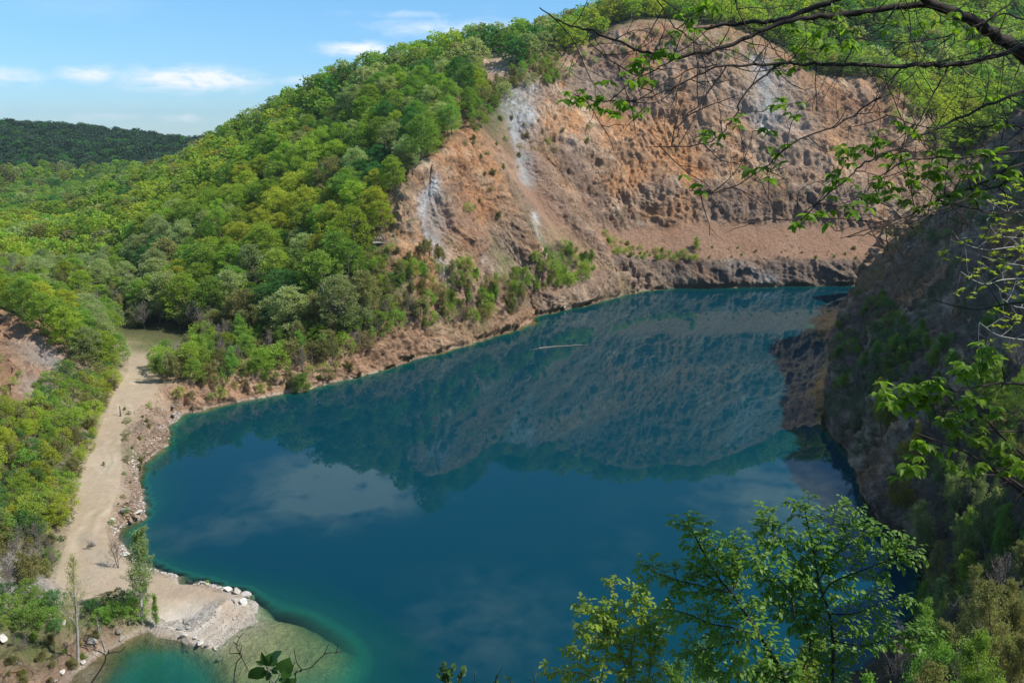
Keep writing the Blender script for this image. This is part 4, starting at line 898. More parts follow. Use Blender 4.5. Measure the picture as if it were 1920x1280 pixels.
planting([(1050, 105), (1200, 60), (1400, 80), (1440, 120), (1200, 100), (1060, 150)], 40, 4, [('scrub', 'olive'), ('bush', 'mid'), ('bush', 'fresh')], (1.5, 3.2), 'on the top ledge of the high cliff', 'shrubs on the top ledge', 26)
planting([(1480, 118), (1640, 128), (1700, 170), (1720, 260), (1700, 260), (1640, 150), (1500, 142)], 36, 3.6, [('bush', 'mid'), ('bush', 'fresh'), ('scrub', 'olive')], (1.8, 3.8), 'along the right rim of the high cliff', 'shrubs along the right rim', 27)
planting([(790, 290), (860, 260), (960, 420), (900, 400), (870, 380), (1000, 300), (1100, 270), (1120, 240), (1010, 240), (930, 200)], 34, 5, [('scrub', 'olive'), ('bush', 'olive'), ('bush', 'mid')], (1.2, 2.8), 'clinging to the spur rock', 'shrubs on the rock face', 28)
planting([(310, 668), (420, 640), (560, 645), (700, 620), (712, 650), (640, 682), (560, 700), (470, 715), (380, 722), (300, 722), (292, 700)], 78, 3.2, [('broad', 'olive'), ('broad', 'mid'), ('thin', 'olive'), ('thin', 'mid'), ('bare', None), ('broad', 'fresh'), ('bush', 'fresh'), ('bush', 'olive')], (3.6, 7.0), 'on the bank above the lake', 'trees on the lake bank', 29)
planting([(380, 722), (560, 702), (640, 686), (660, 700), (560, 728), (400, 748), (330, 745)], 46, 2.4, [('bush', 'fresh'), ('bush', 'olive'), ('scrub', 'olive'), ('bush', 'mid'), ('scrub', 'mid')], (1.4, 3.2), 'at the water under the red bank', 'bushes along the water line', 30)
planting([(345, 600), (720, 585), (720, 625), (560, 650), (350, 636)], 60, 3.6, [('bare', None), ('bare', None), ('thin', 'olive'), ('thin', 'sage'), ('broad', 'olive')], (5, 8), 'at the foot of the forested hill', 'trees at the foot of the hill', 31)
planting([(-20, 500), (150, 480), (300, 560), (340, 618), (225, 622), (120, 560), (0, 545)], 90, 3.6, [('bare', None), ('bare', None), ('thin', 'sage'), ('thin', 'olive'), ('broad', 'sage'), ('broad', 'mid')], (4.5, 8), 'in the valley behind the clearing', 'trees in the valley behind the clearing', 32)
planting([(-20, 560), (60, 545), (150, 575), (215, 632), (232, 690), (205, 712), (150, 690), (110, 640), (40, 600), (-20, 590)], 46, 3.6, [('broad', 'fresh'), ('broad', 'fresh'), ('broad', 'sage'), ('broad', 'lime'), ('broad', 'mid')], (7.0, 9.6), 'on the mound above the red earth bank', 'trees on the mound', 33)
planting([(110, 700), (200, 700), (222, 720), (196, 762), (172, 830), (140, 905), (125, 985), (70, 1010), (-20, 1010), (-20, 770), (60, 770)], 175, 2.1, [('bush', 'fresh'), ('bush', 'lime'), ('bush', 'mid'), ('bush', 'fresh'), ('bush', 'deep'), ('scrub', 'olive'), ('broad', 'lime')], (2.0, 4.2), 'in the thicket left of the dirt path', 'bushes in the thicket by the path', 34)
planting([(-20, 660), (60, 720), (120, 760), (60, 790), (-20, 760)], 14, 3, [('bush', 'fresh'), ('bush', 'mid')], (1.2, 2.6), 'on the bare earth slope', 'bushes on the bare earth slope', 35)
planting([(-20, 1000), (105, 1000), (110, 1060), (60, 1110), (-20, 1110)], 34, 1.9, [('bare', None), ('bare', None), ('scrub', 'olive')], (2.0, 4.4), 'on the pale rubble left of the path', 'bare shrubs on the rubble', 36)
planting([(-20, 1120), (60, 1115), (100, 1140), (112, 1185), (60, 1180), (-20, 1180)], 24, 1.7, [('bush', 'mid'), ('bush', 'deep'), ('bush', 'mid')], (1.6, 2.9), 'in the dark green clump at the lower left', 'bushes in the lower left clump', 37)
planting([(60, 1200), (150, 1205), (190, 1180), (170, 1230), (100, 1280), (20, 1290), (0, 1210)], 30, 1.7, [('scrub', 'olive'), ('scrub', 'mid'), ('scrub', 'olive'), ('bare', None)], (.7, 1.7), 'on the gravel bank of the small bay', 'scrub by the small bay', 38)
planting([(165, 1140), (262, 1120), (262, 1165), (185, 1175)], 18, 1.4, [('bush', 'mid'), ('bush', 'olive'), ('bush', 'deep')], (1.5, 2.8), 'behind the poplar at the small bay', 'bushes behind the poplar', 39)
planting([(228, 760), (300, 790), (262, 880), (240, 960), (200, 1000), (232, 900), (236, 820)], 26, 2.4, [('scrub', 'olive'), ('bush', 'olive'), ('bush', 'mid')], (.5, 1.3), 'on the stony bank by the path', 'tufts on the stony bank', 40)
planting([(1565, 620), (1655, 560), (1720, 640), (1700, 720), (1570, 740)], 75, 2.6, [('bush', 'mid'), ('bush', 'deep'), ('scrub', 'mid'), ('bare', None)], (1.6, 3.8), 'on the shaded slope at the right', 'shrubs on the shaded slope', 41)
planting([(1690, 440), (1920, 260), (1920, 420), (1740, 460)], 30, 3.5, [('bush', 'mid'), ('bush', 'deep')], (1.5, 3.2), 'on the shaded right wall', 'shrubs on the shaded wall', 42)
planting([(1660, 640), (1920, 560), (1920, 700), (1720, 780)], 34, 3.0, [('bare', None), ('scrub', 'mid'), ('bare', None)], (1.8, 4.2), 'on the dark slope at the right', 'bare shrubs on the dark slope', 43)
byname = {}
for r_ in PL: byname.setdefault(r_[4], []).append(r_)
for nm_, L_ in byname.items():
    L_.sort(key=lambda r_: -r_[10] / math.hypot(r_[2][0], r_[2][1])); cap = 284
    for r_ in L_[:cap]:
        lb_ = r_[5]
        if len(lb_.split()) > 16: lb_ = lb_.rsplit(', ', 1)[0]
        place(r_[0], r_[1], r_[2], r_[3], r_[4], lb_, r_[6], r_[7], g0, r_[8], r_[9])
    STUFF += L_[cap:]
if STUFF: stuff_forest('undergrowth', np.array([r_[2] for r_ in STUFF]), [(r_[0], r_[1]) for r_ in STUFF], np.array([r_[3] for r_ in STUFF]), 'smallest trees and bushes filling the gaps between the larger ones', 'undergrowth')
def one(kd, c, px, py, H, label, rng_seed, name=None, z=None):
    g = np.random.default_rng(rng_seed); base = {'bare': 6, 'thin': 6, 'scrub': 2.4, 'bush': 3.0, 'broad': 9.0}; nm, _, cat = KN[kd]
    p = Z(px, py, z) if z is not None else raygrd(px, py)
    return place(kd, c, Vector(p), H / base[kd], nm if name is None else name, label, cat, None, g, 1.0, .05)
one('bush', 'deep', 126, 982, 1.9, 'round dark green bush alone beside the left edge of the dirt path', 1)
one('bush', 'deep', 117, 1014, 1.0, 'very small dark green bush on the sand below the round dark one', 2)
one('bush', 'mid', 98, 1052, 2.2, 'bright green upright bush on the pale rubble left of the path', 3)
one('bush', 'mid', 88, 1068, 1.6, 'bright green bush just below the upright one on the rubble', 4)
one('bush', 'fresh', 388, 1095, .6, 'tiny bright green bush on the lake edge of the sandy peninsula', 5)
one('bare', None, 303, 712, 6.0, 'dark bare tree where the path meets the grassy clearing', 6)
one('thin', 'fresh', 1305, 474, 6.2, 'slender pale green young tree standing alone on the gravel bench', 7)
one('bush', 'fresh', 280, 765, 1.2, 'small green bush on the stony bank below the path bend', 8)
one('scrub', 'olive', 195, 872, .7, 'tiny dry shrub in the middle of the dirt path', 9)
one('bare', None, 222, 1064, 4.2, 'small leafless tree leaning over the bay behind the poplar', 10)
one('bare', None, 170, 1030, 1.6, 'bare sapling beside the pale boulder on the path', 11)
one('broad', 'mid', 565, 738, 5.4, 'bright green leafy tree at the water under the bank', 12)
one('bush', 'mid', 880, 398, 3.2, 'dark green bush alone on the face of the rock spur', 14)
for i_, (px, py, H_, c_, k_, w_) in enumerate([(690, 474, 2.2, 'fresh', 'bush', 'at the left under the lookout'), (701, 478, 2.6, 'mid', 'bush', 'left of centre under the lookout'), (713, 481, 2.4, 'olive', 'bush', 'in the middle under the lookout'), (724, 474, 2.1, 'mid', 'bush', 'right of centre under the lookout'), (735, 470, 2.0, 'lime', 'bush', 'at the right under the lookout'), (746, 476, 2.2, 'olive', 'scrub', 'on the bare earth right of the lookout'),
        (694, 496, 3.4, 'olive', 'bush', 'lower left below the lookout'), (708, 503, 3.6, 'fresh', 'bush', 'well below the middle of the lookout'), (722, 496, 3.0, 'mid', 'bush', 'just left of the stake fence'), (700, 515, 4.4, 'mid', 'bush', 'deep below the left end of the lookout'), (718, 522, 4.0, 'olive', 'bush', 'below the stake fence'), (680, 500, 4.6, 'fresh', 'bush', 'between the forest edge and the lookout slope'), (752, 500, 2.2, 'lime', 'bush', 'just right of the stake fence')]):
    one(k_, c_, px, py, H_, COLN[c_] + ' bush ' + w_, 700 + i_)
# poplar at the small bay, slim birch beside it, and two thin saplings
def built_tree(px, py, name, label, cat, barkm, leafm, seed, per, leaf, frac, spread, shape=LEAFQ, z=.3, rz=0, **kw):
    base = Z(px, py, z); t_ = thing(name, base, label, cat, None, rz); tr, br, S_, D_ = branchy(seed, **kw)
    link('trunk', tr.mesh('trunk', barkm), t_); link('branches', br.mesh('branches', barkm), t_)
    if per: Vl, Fl = foliate(S_, D_, per, leaf, seed, shape, spread, frac=frac); link('leaves', leaf_mesh('leaves', Vl, Fl, leafm), t_)
    return t_
built_tree(268, 1172, 'poplar_tree', 'white-trunked poplar with fresh leaves between the small bay and the peninsula', 'tree', BK['pale'], LM['poplar'], 61, 4, .17, 1.0, .14, LEAFB, .4, h=12.0, r0=.20, n1=22, n2=8, n3=3, l1=.34, l2=.36, ang=.85, upt=.16, wob=.10, low=.24, rmin=.018, lean=.05)
built_tree(146, 1246, 'birch_tree', 'slim pale trunk with sparse budding twigs at the small bay', 'tree', BK['pale'], LM['gold'], 64, 3, .15, .8, .16, LEAFQ, .3, h=14.0, r0=.17, n1=24, n2=5, n3=2, l1=.22, l2=.4, ang=.75, upt=.13, wob=.09, low=.3, rmin=.017, lean=.06)
built_tree(293, 1172, 'young_tree', 'narrow bushy sapling just right of the poplar trunk', 'young tree', BK['twig'], LM['mid'], 66, 3, .12, 1.0, .10, LEAFB, .4, h=4.6, r0=.04, n1=18, n2=5, n3=2, l1=.2, ang=.5, upt=.12, low=.05, rmin=.010)
built_tree(196, 1222, 'dead_sapling', 'forked dead sapling standing in the edge of the small bay', 'dead tree', BK['silver'], None, 68, 0, 0, 0, 0, h=4.8, r0=.07, stems=2, n1=7, n2=2, n3=0, l1=.2, ang=.6, low=.5, rmin=.014)
built_tree(52, 1120, 'bare_tree', 'dark thin bare sapling above the lower left clump of bushes', 'bare tree', BK['grey'], None, 69, 0, 0, 0, 0, z=2.2, h=3.6, r0=.04, n1=8, n2=3, n3=1, l1=.22, low=.4, rmin=.01)

# ------------------------------------------------------------------ stones
def stone_mat(name, a, b):
    m, t = mat(name); co = objco(t); n = noise(t, co, 2.2, 6, .65); oi = nd(t, 'ShaderNodeObjectInfo').outputs['Random']
    v = mth(t, 'ADD', n, mth(t, 'MULTIPLY_ADD', oi, .3, -.15)); out(t, bsdf(t, mixc(t, mth(t, 'MULTIPLY_ADD', v, 2.2, -.6, clamp=True), a, b), .9, bump(t, n, .7, .12), .2)); return m
SM = {'white': stone_mat('stone_white', (.42, .37, .31), (.72, .69, .63)), 'grey': stone_mat('stone_grey', (.20, .18, .16), (.42, .39, .35)), 'tan': stone_mat('stone_tan', (.30, .21, .14), (.52, .40, .29))}
def rock_geo(seed, sub=3):
    bm = bmesh.new(); bmesh.ops.create_icosphere(bm, subdivisions=sub, radius=1); v = np.array([x.co[:] for x in bm.verts]); f = np.array([[q.index for q in x.verts] for x in bm.faces]); bm.free()
    g = np.random.default_rng(seed)
    for _ in range(13):                                      # chop flat faces
        n = g.normal(0, 1, 3); n /= np.linalg.norm(n); k = g.uniform(.34, .68); d = v @ n; v = v - np.outer(np.clip(d - k, 0, None), n) * .92
    v = v * (1 + .10 * fbm(v, 1.6, 3, .6, seed)[:, None]) * (1, g.uniform(.65, .9), g.uniform(.5, .75)); return v, f
ROCKS = {}
for c_, m_ in SM.items():
    for i in range(4): v_, f_ = rock_geo(900 + i * 7 + len(c_)); ROCKS.setdefault(c_, []).append(mesh_np('boulder', v_, f_, [m_], False))
gr_ = np.random.default_rng(77)
def rock(px, py, size, c, label, z=None):
    p = raygrd(px, py); o = link('boulder', ROCKS[c][int(gr_.integers(4))]); o.location = (p[0], p[1], (p[2] if z is None else z) + size * .12); size *= .8; o.scale = (size * .5 * gr_.uniform(1, 1.35), size * .5, size * .5 * gr_.uniform(.7, 1.1)); o.rotation_euler = (gr_.normal(0, .25), gr_.normal(0, .25), gr_.uniform(0, 6.28))
    tag(o, label, 'boulder', 'boulders on the shore')
for a_ in [(462, 1118, 2.6, 'white', 'largest white boulder at the tip of the peninsula'), (444, 1112, 2.4, 'white', 'white boulder left of the largest one at the tip'), (428, 1108, 1.8, 'white', 'flat pale boulder where the tip rocks begin'), (455, 1131, 1.9, 'white', 'white block below the largest boulder at the tip'),
           (440, 1127, 1.5, 'white', 'squat white boulder in the middle of the tip rocks'), (474, 1122, 1.5, 'white', 'outermost white boulder of the peninsula tip'), (447, 1140, 1.2, 'white', 'small white block on the inner side of the tip'), (385, 1093, .8, 'white', 'small white stone beside the tiny green bush'),
           (338, 1180, 1.5, 'grey', 'pale grey boulder at the bay edge right of the poplar'), (346, 1192, 1.3, 'white', 'white boulder at the bay edge below the grey one'), (352, 1178, 1.0, 'white', 'angular white stone behind the bay edge boulders'), (316, 1177, .8, 'white', 'small white stone at the bay edge nearest the poplar'), (375, 1207, 1.4, 'white', 'white boulder halfway along the spit edge'),
           (390, 1210, 1.3, 'white', 'low white boulder near the end of the spit'), (366, 1197, .9, 'white', 'small white stone in the middle of the spit edge'), (404, 1218, 1.0, 'white', 'white stone just off the end of the spit'), (411, 1238, 1.5, 'white', 'white boulder standing alone in the shallow water'), (228, 1197, 1.4, 'grey', 'grey boulder on the shore left of the poplar'), (220, 1186, 1.6, 'grey', 'grey block above the grey shore boulder'),
           (246, 1167, 1.6, 'grey', 'shaded grey boulder at the foot of the poplar'), (172, 1202, 1.7, 'grey', 'sloping grey slab with a dark hollow beside it'), (155, 1243, 1.2, 'white', 'white boulder at the foot of the slim pale trunk'), (134, 1252, .9, 'white', 'white stone left of the slim pale trunk'), (118, 1262, 1.4, 'white', 'leaning white block on the gravel of the small bay'), (104, 1278, 1.1, 'grey', 'grey stone at the bottom edge near the small bay'),
           (28, 1244, 1.0, 'grey', 'left one of the paired grey stones on the gravel'), (38, 1245, .9, 'grey', 'right one of the paired grey stones on the gravel'), (33, 1173, 1.0, 'tan', 'pinkish boulder under the lower left bushes'), (8, 1200, 1.6, 'white', 'pale slab at the left edge below the bushes'), (172, 1024, 1.9, 'grey', 'pale grey boulder in the middle of the path'),
           (234, 1042, 2.0, 'white', 'striped white slab at the water behind the poplar'), (252, 968, 2.2, 'tan', 'tan boulder at the water below the stony bank'), (245, 976, 2.0, 'tan', 'lower tan boulder at the water'), (258, 962, 1.6, 'white', 'pale boulder beside the tan ones at the water'), (237, 958, 2.2, 'grey', 'grey-brown boulder above the tan ones'),
           (322, 764, 2.6, 'grey', 'bluish white rock at the corner of the stony bank'), (326, 778, 1.8, 'white', 'white rock below the bluish one at the corner'), (196, 874, .9, 'grey', 'dark small stone lying on the dirt path'), (1058, 578, 3.2, 'white', 'white flat rock at the water below the spur ledge'), (1103, 567, 2.4, 'white', 'white rock at the water below the ledge shrubs'),
           (440, 1160, .7, 'white', 'small white stone on the inner beach of the peninsula'), (120, 1168, .9, 'white', 'small pale stone in the dry grass left of the bay'), (18, 1165, .8, 'tan', 'small red-brown stone at the left edge')]: rock(*a_)
def rubble(name, poly, n, smin, smax, seed, mats_, label, shore=None):
    g = np.random.default_rng(seed); Vs, Fs, k = [], [], 0; base = [rock_geo(40 + i, 1) for i in range(6)]
    cnt = 0
    while cnt < n:
        if shore is not None:
            i = int(g.integers(len(shore) - 1)); t_ = g.uniform(); a_, b_ = shore[i], shore[i + 1]; x = a_[0] + (b_[0] - a_[0]) * t_ + g.normal(0, .55); y = a_[1] + (b_[1] - a_[1]) * t_ + g.normal(0, .55); z = ground(x, y)
            if z < -.25: cnt += 1; continue
        else:
            pp = np.array(poly); px, py = g.uniform(pp[:, 0].min(), pp[:, 0].max()), g.uniform(pp[:, 1].min(), pp[:, 1].max())
            if not inpoly(np.array([px]), np.array([py]), poly)[0]: continue
            h = raygrd(px, py)
            if h is None: cnt += 1; continue
            x, y, z = h
        v, f = base[int(g.integers(6))]; s = smin + (smax - smin) * g.random() ** 2.5; a = g.uniform(0, 6.28); c, s_ = math.cos(a), math.sin(a); vv_ = v * s * .5; vv_ = np.c_[vv_[:, 0] * c - vv_[:, 1] * s_, vv_[:, 0] * s_ + vv_[:, 1] * c, vv_[:, 2]] + (x, y, z + s * .08)
        Vs.append(vv_); Fs.append(f + k); k += len(v); cnt += 1
    tag(link(name, mesh_np(name, np.concatenate(Vs), np.concatenate(Fs), [mats_], False)), label, 'rubble', None, 'stuff')
rubble('rubble', [(405, 1150), (440, 1130), (488, 1160), (440, 1176), (417, 1200), (402, 1212), (365, 1196), (340, 1180), (350, 1170)], 420, .08, .5, 1, SM['white'], 'white rubble strewn over the tip and inner edge of the peninsula')
rubble('shore_stones', None, 1500, .15, .9, 2, SM['white'], 'pale stones lining the water along the dirt path bank', shore=[Z(*p) for p in SH_W[14:32]])
rubble('scree_stones', [(1140, 440), (1660, 440), (1660, 488), (1160, 482)], 900, .2, 1.1, 3, SM['tan'], 'loose brown stones scattered over the long gravel bench')
rubble('rubble_patch', [(-10, 1010), (110, 1040), (100, 1120), (120, 1150), (110, 1180), (60, 1110), (-10, 1120)], 700, .1, .7, 4, SM['grey'], 'grey rubble field left of the path under the bare shrubs')
rubble('bank_stones', [(232, 780), (300, 740), (330, 790), (300, 840), (262, 880), (255, 950), (225, 1000), (205, 990), (240, 900)], 900, .15, .9, 5, SM['tan'], 'broken brown stones on the bank between path and lake')
# sunken slabs in the small bay
# ------------------------------------------------------------------ logs, post, fallen branch, lookout and walkers
wood, t = mat('weathered_wood'); co = objco(t); n = noise(t, co, 5, 5, .7); out(t, bsdf(t, mixc(t, n, (.16, .13, .10), (.50, .46, .40)), .8, bump(t, n, .5, .03)))
a_, b_ = Vector(Z(1010, 653, .12)), Vector(Z(1090, 646, .16))
tb = Tubes(); tt = np.linspace(0, 1, 12); P_ = np.array([(a_ + (b_ - a_) * k)[:] for k in tt]) ; P_[:, 1] += .35 * np.sin(tt * 5); c0 = Vector(P_.mean(0)); tb.add(P_ - np.array(c0), .26 - .14 * tt, 8)
lg = thing('floating_log', c0, 'long pale tree trunk floating alone on the lake', 'log'); link('trunk', tb.mesh('trunk', BK['twig']), lg)
tb = Tubes()
for k in (2, 4, 7, 9): p = P_[k] - np.array(c0); tb.add([p, p + (.1 * k - .5, .8, .35), p + (.1 * k - .3, 1.5, .3)], [.06, .04, .015], 4)
tb.add([P_[-1] - np.array(c0), P_[-1] - np.array(c0) + (2.2, .4, -.06)], [.1, .03], 5); tb.add([P_[0] - np.array(c0), P_[0] - np.array(c0) + (-2.4, -1.4, -.08)], [.1, .03], 5)
link('branch_stubs', tb.mesh('branch_stubs', BK['twig']), lg)
def simple(name, label, cat, parts, loc):
    o = thing(name, loc, label, cat)
    for nm, tb_, m_ in parts: link(nm, tb_.mesh(nm, m_), o)
    return o
p0 = raygrd(226, 780); tb = Tubes(); tb.add([(0, 0, -.3), (.02, 0, .9), (.05, 0, 2.1)], [.11, .10, .09], 7); tb.add([(.05, 0, 2.08), (.05, 0, 2.12)], [.09, .01], 7); t2 = Tubes()
for k in range(10): a = k * 2.4; t2.add([(math.cos(a) * .12, math.sin(a) * .12, -.05), (math.cos(a) * .3, math.sin(a) * .3, .18)], [.05, .01], 3)
po = simple('wooden_post', 'dark wooden post standing alone at the edge of the dirt path', 'post', [('post', tb, BK['dark'])], p0)
link('grass_tuft', t2.mesh('grass_tuft', LM['deep']), po)
p0 = raygrd(22, 1261); tb = Tubes(); tb.add([(-2.4, -.5, .15), (-1, -.1, .16), (.4, .1, .14), (1.1, .35, .3)], [.13, .11, .08, .03], 6); t2 = Tubes(); t2.add([(.2, .08, .15), (.7, -.25, .3)], [.05, .01], 4)
simple('fallen_log', 'reddish fallen log lying on the gravel at the lower left corner', 'log', [('trunk', tb, bark_mat('bark_red', (.28, .14, .07), (.42, .24, .13))), ('branch_stubs', t2, BK['twig'])], p0)
p0 = raygrd(160, 1216); tb = Tubes(); tb.add([(-1.5, .3, .3), (0, .1, .5), (1.4, -.3, .3), (2.7, -.6, .02)], [.05, .06, .045, .02], 5); t2 = Tubes(); t2.add([(.6, -.1, .4), (1.3, .5, .5)], [.03, .01], 4)
simple('fallen_branch', 'grey fallen branch reaching into the small bay by the slim trunk', 'branch', [('trunk', tb, BK['grey']), ('twigs', t2, BK['grey'])], p0)

def box(tb_, c, s):
    c = np.array(c, float); s = np.array(s, float) / 2; v = np.array([(x, y, z) for x in (-1, 1) for y in (-1, 1) for z in (-1, 1)]) * s + c
    tb_.V.append(v); tb_.F.append(np.array([[0, 1, 3, 2], [4, 6, 7, 5], [0, 4, 5, 1], [2, 3, 7, 6], [0, 2, 6, 4], [1, 5, 7, 3]]) + tb_.n); tb_.n += 8
m_st = stone_mat('pale_footing', (.36, .33, .28), (.52, .48, .42))
LK = raygrd(714, 458) + Vector((0, .6, .55))
tb = Tubes(); box(tb, (0, 0, -.09), (4.6, 2.4, .18)); t2 = Tubes()
for i in range(6): box(t2, (-2.2 + i * .88, -1.14, .5), (.05, .05, 1.0))
t3 = Tubes(); box(t3, (0, -1.19, 1.0), (4.7, .04, .05)); box(t3, (0, -1.19, .52), (4.7, .03, .04))
lk = thing('lookout_platform', LK, 'small pale lookout terrace with a rail among the trees above the rock spur', 'lookout'); lk.rotation_euler = (0, 0, .05)
link('terrace', tb.mesh('terrace', m_st, False), lk); link('rail_posts', t2.mesh('rail_posts', BK['twig'], False), lk); link('rails', t3.mesh('rails', BK['twig'], False), lk)
t4 = Tubes()
for i in range(4): box(t4, (-2 + i * 1.33, -.9, -1.1), (.16, .16, 1.6))
link('footings', t4.mesh('footings', BK['dark'], False), lk)
p0 = raygrd(740, 500); tb = Tubes(); t2 = Tubes()
for i in range(14): tb.add([(-1.3 + i * .2, .05 * math.sin(i * 2), -.4), (-1.3 + i * .2 + .04, .05 * math.sin(i), 1.15 + .12 * math.sin(i * 3))], [.05, .04], 5)
t2.add([(-1.4, -.06, .3), (1.45, -.06, .34)], [.05, .05], 5); t2.add([(-1.4, -.06, .9), (1.45, -.06, .88)], [.05, .05], 5)
simple('stake_fence', 'short red-brown stake fence on the slope below the lookout', 'fence', [('stakes', tb, bark_mat('stake_red', (.14, .06, .04), (.28, .14, .10))), ('rails', t2, BK['dark'])], p0)

def flat_mat(name, c, r=.8):
    m, t = mat(name); n = noise(t, objco(t), 14, 3, .6); out(t, bsdf(t, mixc(t, n, tuple(x * .75 for x in c), tuple(min(x * 1.2, .9) for x in c)), r)); return m
SK = flat_mat('skin', (.55, .36, .27), .6); HR = [flat_mat('hair_brown', (.09, .055, .035)), flat_mat('hair_fair', (.32, .22, .12)), flat_mat('hair_dark', (.03, .025, .02))]
def skin_body(joints, edges, rad, name, m, parent):
    me = bpy.data.meshes.new(name); me.from_pydata(joints, edges, []); o = link(name, me, parent)
    sm = o.modifiers.new('skin', 'SKIN'); sm.use_smooth_shade = True; o.modifiers.new('sub', 'SUBSURF').render_levels = 1
    for i, r_ in enumerate(rad): me.skin_vertices[0].data[i].radius = (r_, r_ * .85)
    me.skin_vertices[0].data[0].use_root = True; me.materials.append(m); return o
def person(loc, rz, H, top, legs, hair, label, pose, bag=None):
    t_ = thing('person', loc, label, 'person', 'walkers at the lookout', rz); k = H / 1.75; t_.scale = (k, k, k); a, b_, st_ = pose
    J = [(0, 0, .95), (0, 0, 1.12), (0, .01, 1.32), (0, .0, 1.46), (0, .01, 1.53), (0, 0, 1.60), (0, .01, 1.70),
         (.17, 0, 1.42), (.21 + .05 * a, .04 * a, 1.14), (.21 + .03 * a, .06 + .17 * a, .92 + .12 * a), (.21, .1 + .2 * a, .84 + .14 * a), (-.17, 0, 1.42), (-.21 - .05 * b_, .04 * b_, 1.14), (-.21, .06 + .17 * b_, .92 + .12 * b_), (-.21, .1 + .2 * b_, .84 + .14 * b_),
         (.09, 0, .88), (.10, .05 * st_, .50), (.10, -.08 * st_, .09), (.10, .14 - .08 * st_, .035), (-.09, 0, .88), (-.10, -.08 * st_, .50), (-.10, -.16 * st_, .09), (-.10, .14 - .16 * st_, .035)]
    E = [(0, 1), (1, 2), (2, 3), (3, 4), (4, 5), (5, 6), (3, 7), (7, 8), (8, 9), (9, 10), (3, 11), (11, 12), (12, 13), (13, 14), (0, 15), (15, 16), (16, 17), (17, 18), (0, 19), (19, 20), (20, 21), (21, 22)]
    Rr = [.12, .12, .14, .09, .05, .085, .085, .055, .043, .034, .03, .055, .043, .034, .03, .085, .058, .038, .035, .085, .058, .038, .035]
    skin_body(J, E, Rr, 'body', SK, t_)
    skin_body([J[i] for i in (0, 1, 2, 3, 7, 8, 11, 12)], [(0, 1), (1, 2), (2, 3), (3, 4), (4, 5), (3, 6), (6, 7)], [.145, .14, .16, .10, .075, .062, .075, .062], 'shirt', top, t_)
    skin_body([J[i] for i in (0, 15, 16, 17, 19, 20, 21)], [(0, 1), (1, 2), (2, 3), (0, 4), (4, 5), (5, 6)], [.135, .10, .072, .055, .10, .072, .055], 'trousers', legs, t_)
    v, f = rock_geo(5, 2); hv = v * (.105, .12, .10) / np.abs(v).max(0) + (0, -.02, 1.69); link('hair', mesh_np('hair', hv, f, [hair]), t_)
    if bag: v, f = rock_geo(9, 2); link('backpack', mesh_np('backpack', v * (.17, .12, .25) / np.abs(v).max(0) + (0, -.2, 1.25), f, [bag]), t_)
red, white, navy, black, pink, grn = [flat_mat(n_, c_) for n_, c_ in (('cloth_red', (.55, .07, .05)), ('cloth_white', (.75, .74, .72)), ('cloth_navy', (.03, .04, .09)), ('cloth_black', (.02, .02, .022)), ('cloth_pink', (.62, .33, .33)), ('cloth_grey', (.22, .23, .24)))]
for i, (dx, dy, rz, H, tp, lg_, hr, lb, ps, bg_) in enumerate([
        (-1.5, -.4, 2.9, 1.70, pink, navy, HR[1], 'person in a pink shirt at the left end of the lookout rail', (.2, .6, .3), None), (-.75, -.5, 3.3, 1.78, pink, black, HR[0], 'person in pale pink and black second from the left at the lookout rail', (1, .3, -.2), None),
        (-.05, -.3, 3.0, 1.66, white, black, HR[2], 'person in a white top in the middle of the group at the lookout', (.3, .2, .4), None), (.85, -.5, 2.7, 1.72, grn, grn, HR[1], 'person in grey standing right of the white-topped one at the lookout', (.6, .9, 0), None),
        (1.55, -.2, 3.4, 1.80, red, black, HR[0], 'person in a red shirt at the right end of the group at the lookout', (.1, .2, .2), None)]):
    person(LK + Vector((dx, dy, 0)), rz, H, tp, lg_, hr, lb, ps, bg_)
px_l = LK + Vector((3.6, .8, .55)); px_l.z = max(px_l.z, ground(px_l.x, px_l.y))
person(px_l, 2.2, 1.74, white, navy, HR[2], 'person in white walking alone right of the lookout group', (.5, .4, 1), black)
HAZE = 0.00007
# ------------------------------------------------------------------ plants near the viewpoint
lib_crown('fine', 3, ['fresh', 'lime', 'mid', 'sage', 'gold', 'olive'], h=9, rad=2.7, low=.2, clumps=110, per=120, leaf=.12, flat=.6)
lib_branchy('airy', 3, ['sage', 'gold', 'olive', 'mid', 'fresh', 'lime'], 5, .12, .9, 'grey', .12, h=9, r0=.10, stems=3, n1=18, n2=8, n3=3, rmin=.011, upt=.07, l1=.34)
KN['fine'] = ('leafy_tree', 'leafy {} tree', 'tree'); KN['airy'] = ('airy_tree', 'airy {} tree', 'tree')
def topped(kind, c, px, py, d, label, seed, cat='tree', name=None, wide=1.0, group=None):
    g = np.random.default_rng(seed); x, y, zt = D(px, py, d); zg = ground(x, y); H = max(zt - zg, 1.0); base = {'bare': 6, 'thin': 6, 'scrub': 2.4, 'bush': 3.0, 'broad': 9.0, 'fine': 9.0, 'airy': 9.3}[kind]
    sc = min(H / base, 1.15); z0 = zt - base * sc * .97
    o = place(kind, c, (x, y, max(zg, z0) if z0 > zg + 1.5 else zg - .2), H / base if z0 <= zg + 1.5 else sc, name or KN[kind][0], label, cat, group, g, 1.0, .05)
    if z0 > zg + 1.5:      # taller than the library plant: a longer bare stem carries it
        tb = Tubes(); s = sc; L = (z0 - zg) / s; tb.add([(0, 0, .3), (.1, .05, -L * .5), (0, 0, -L - .6)], [.14, .17, .2], 6); link('lower_trunk', tb.mesh('lower_trunk', BK['grey']), o)
    o.scale = (o.scale[0] * wide, o.scale[1] * wide, o.scale[2]); return o
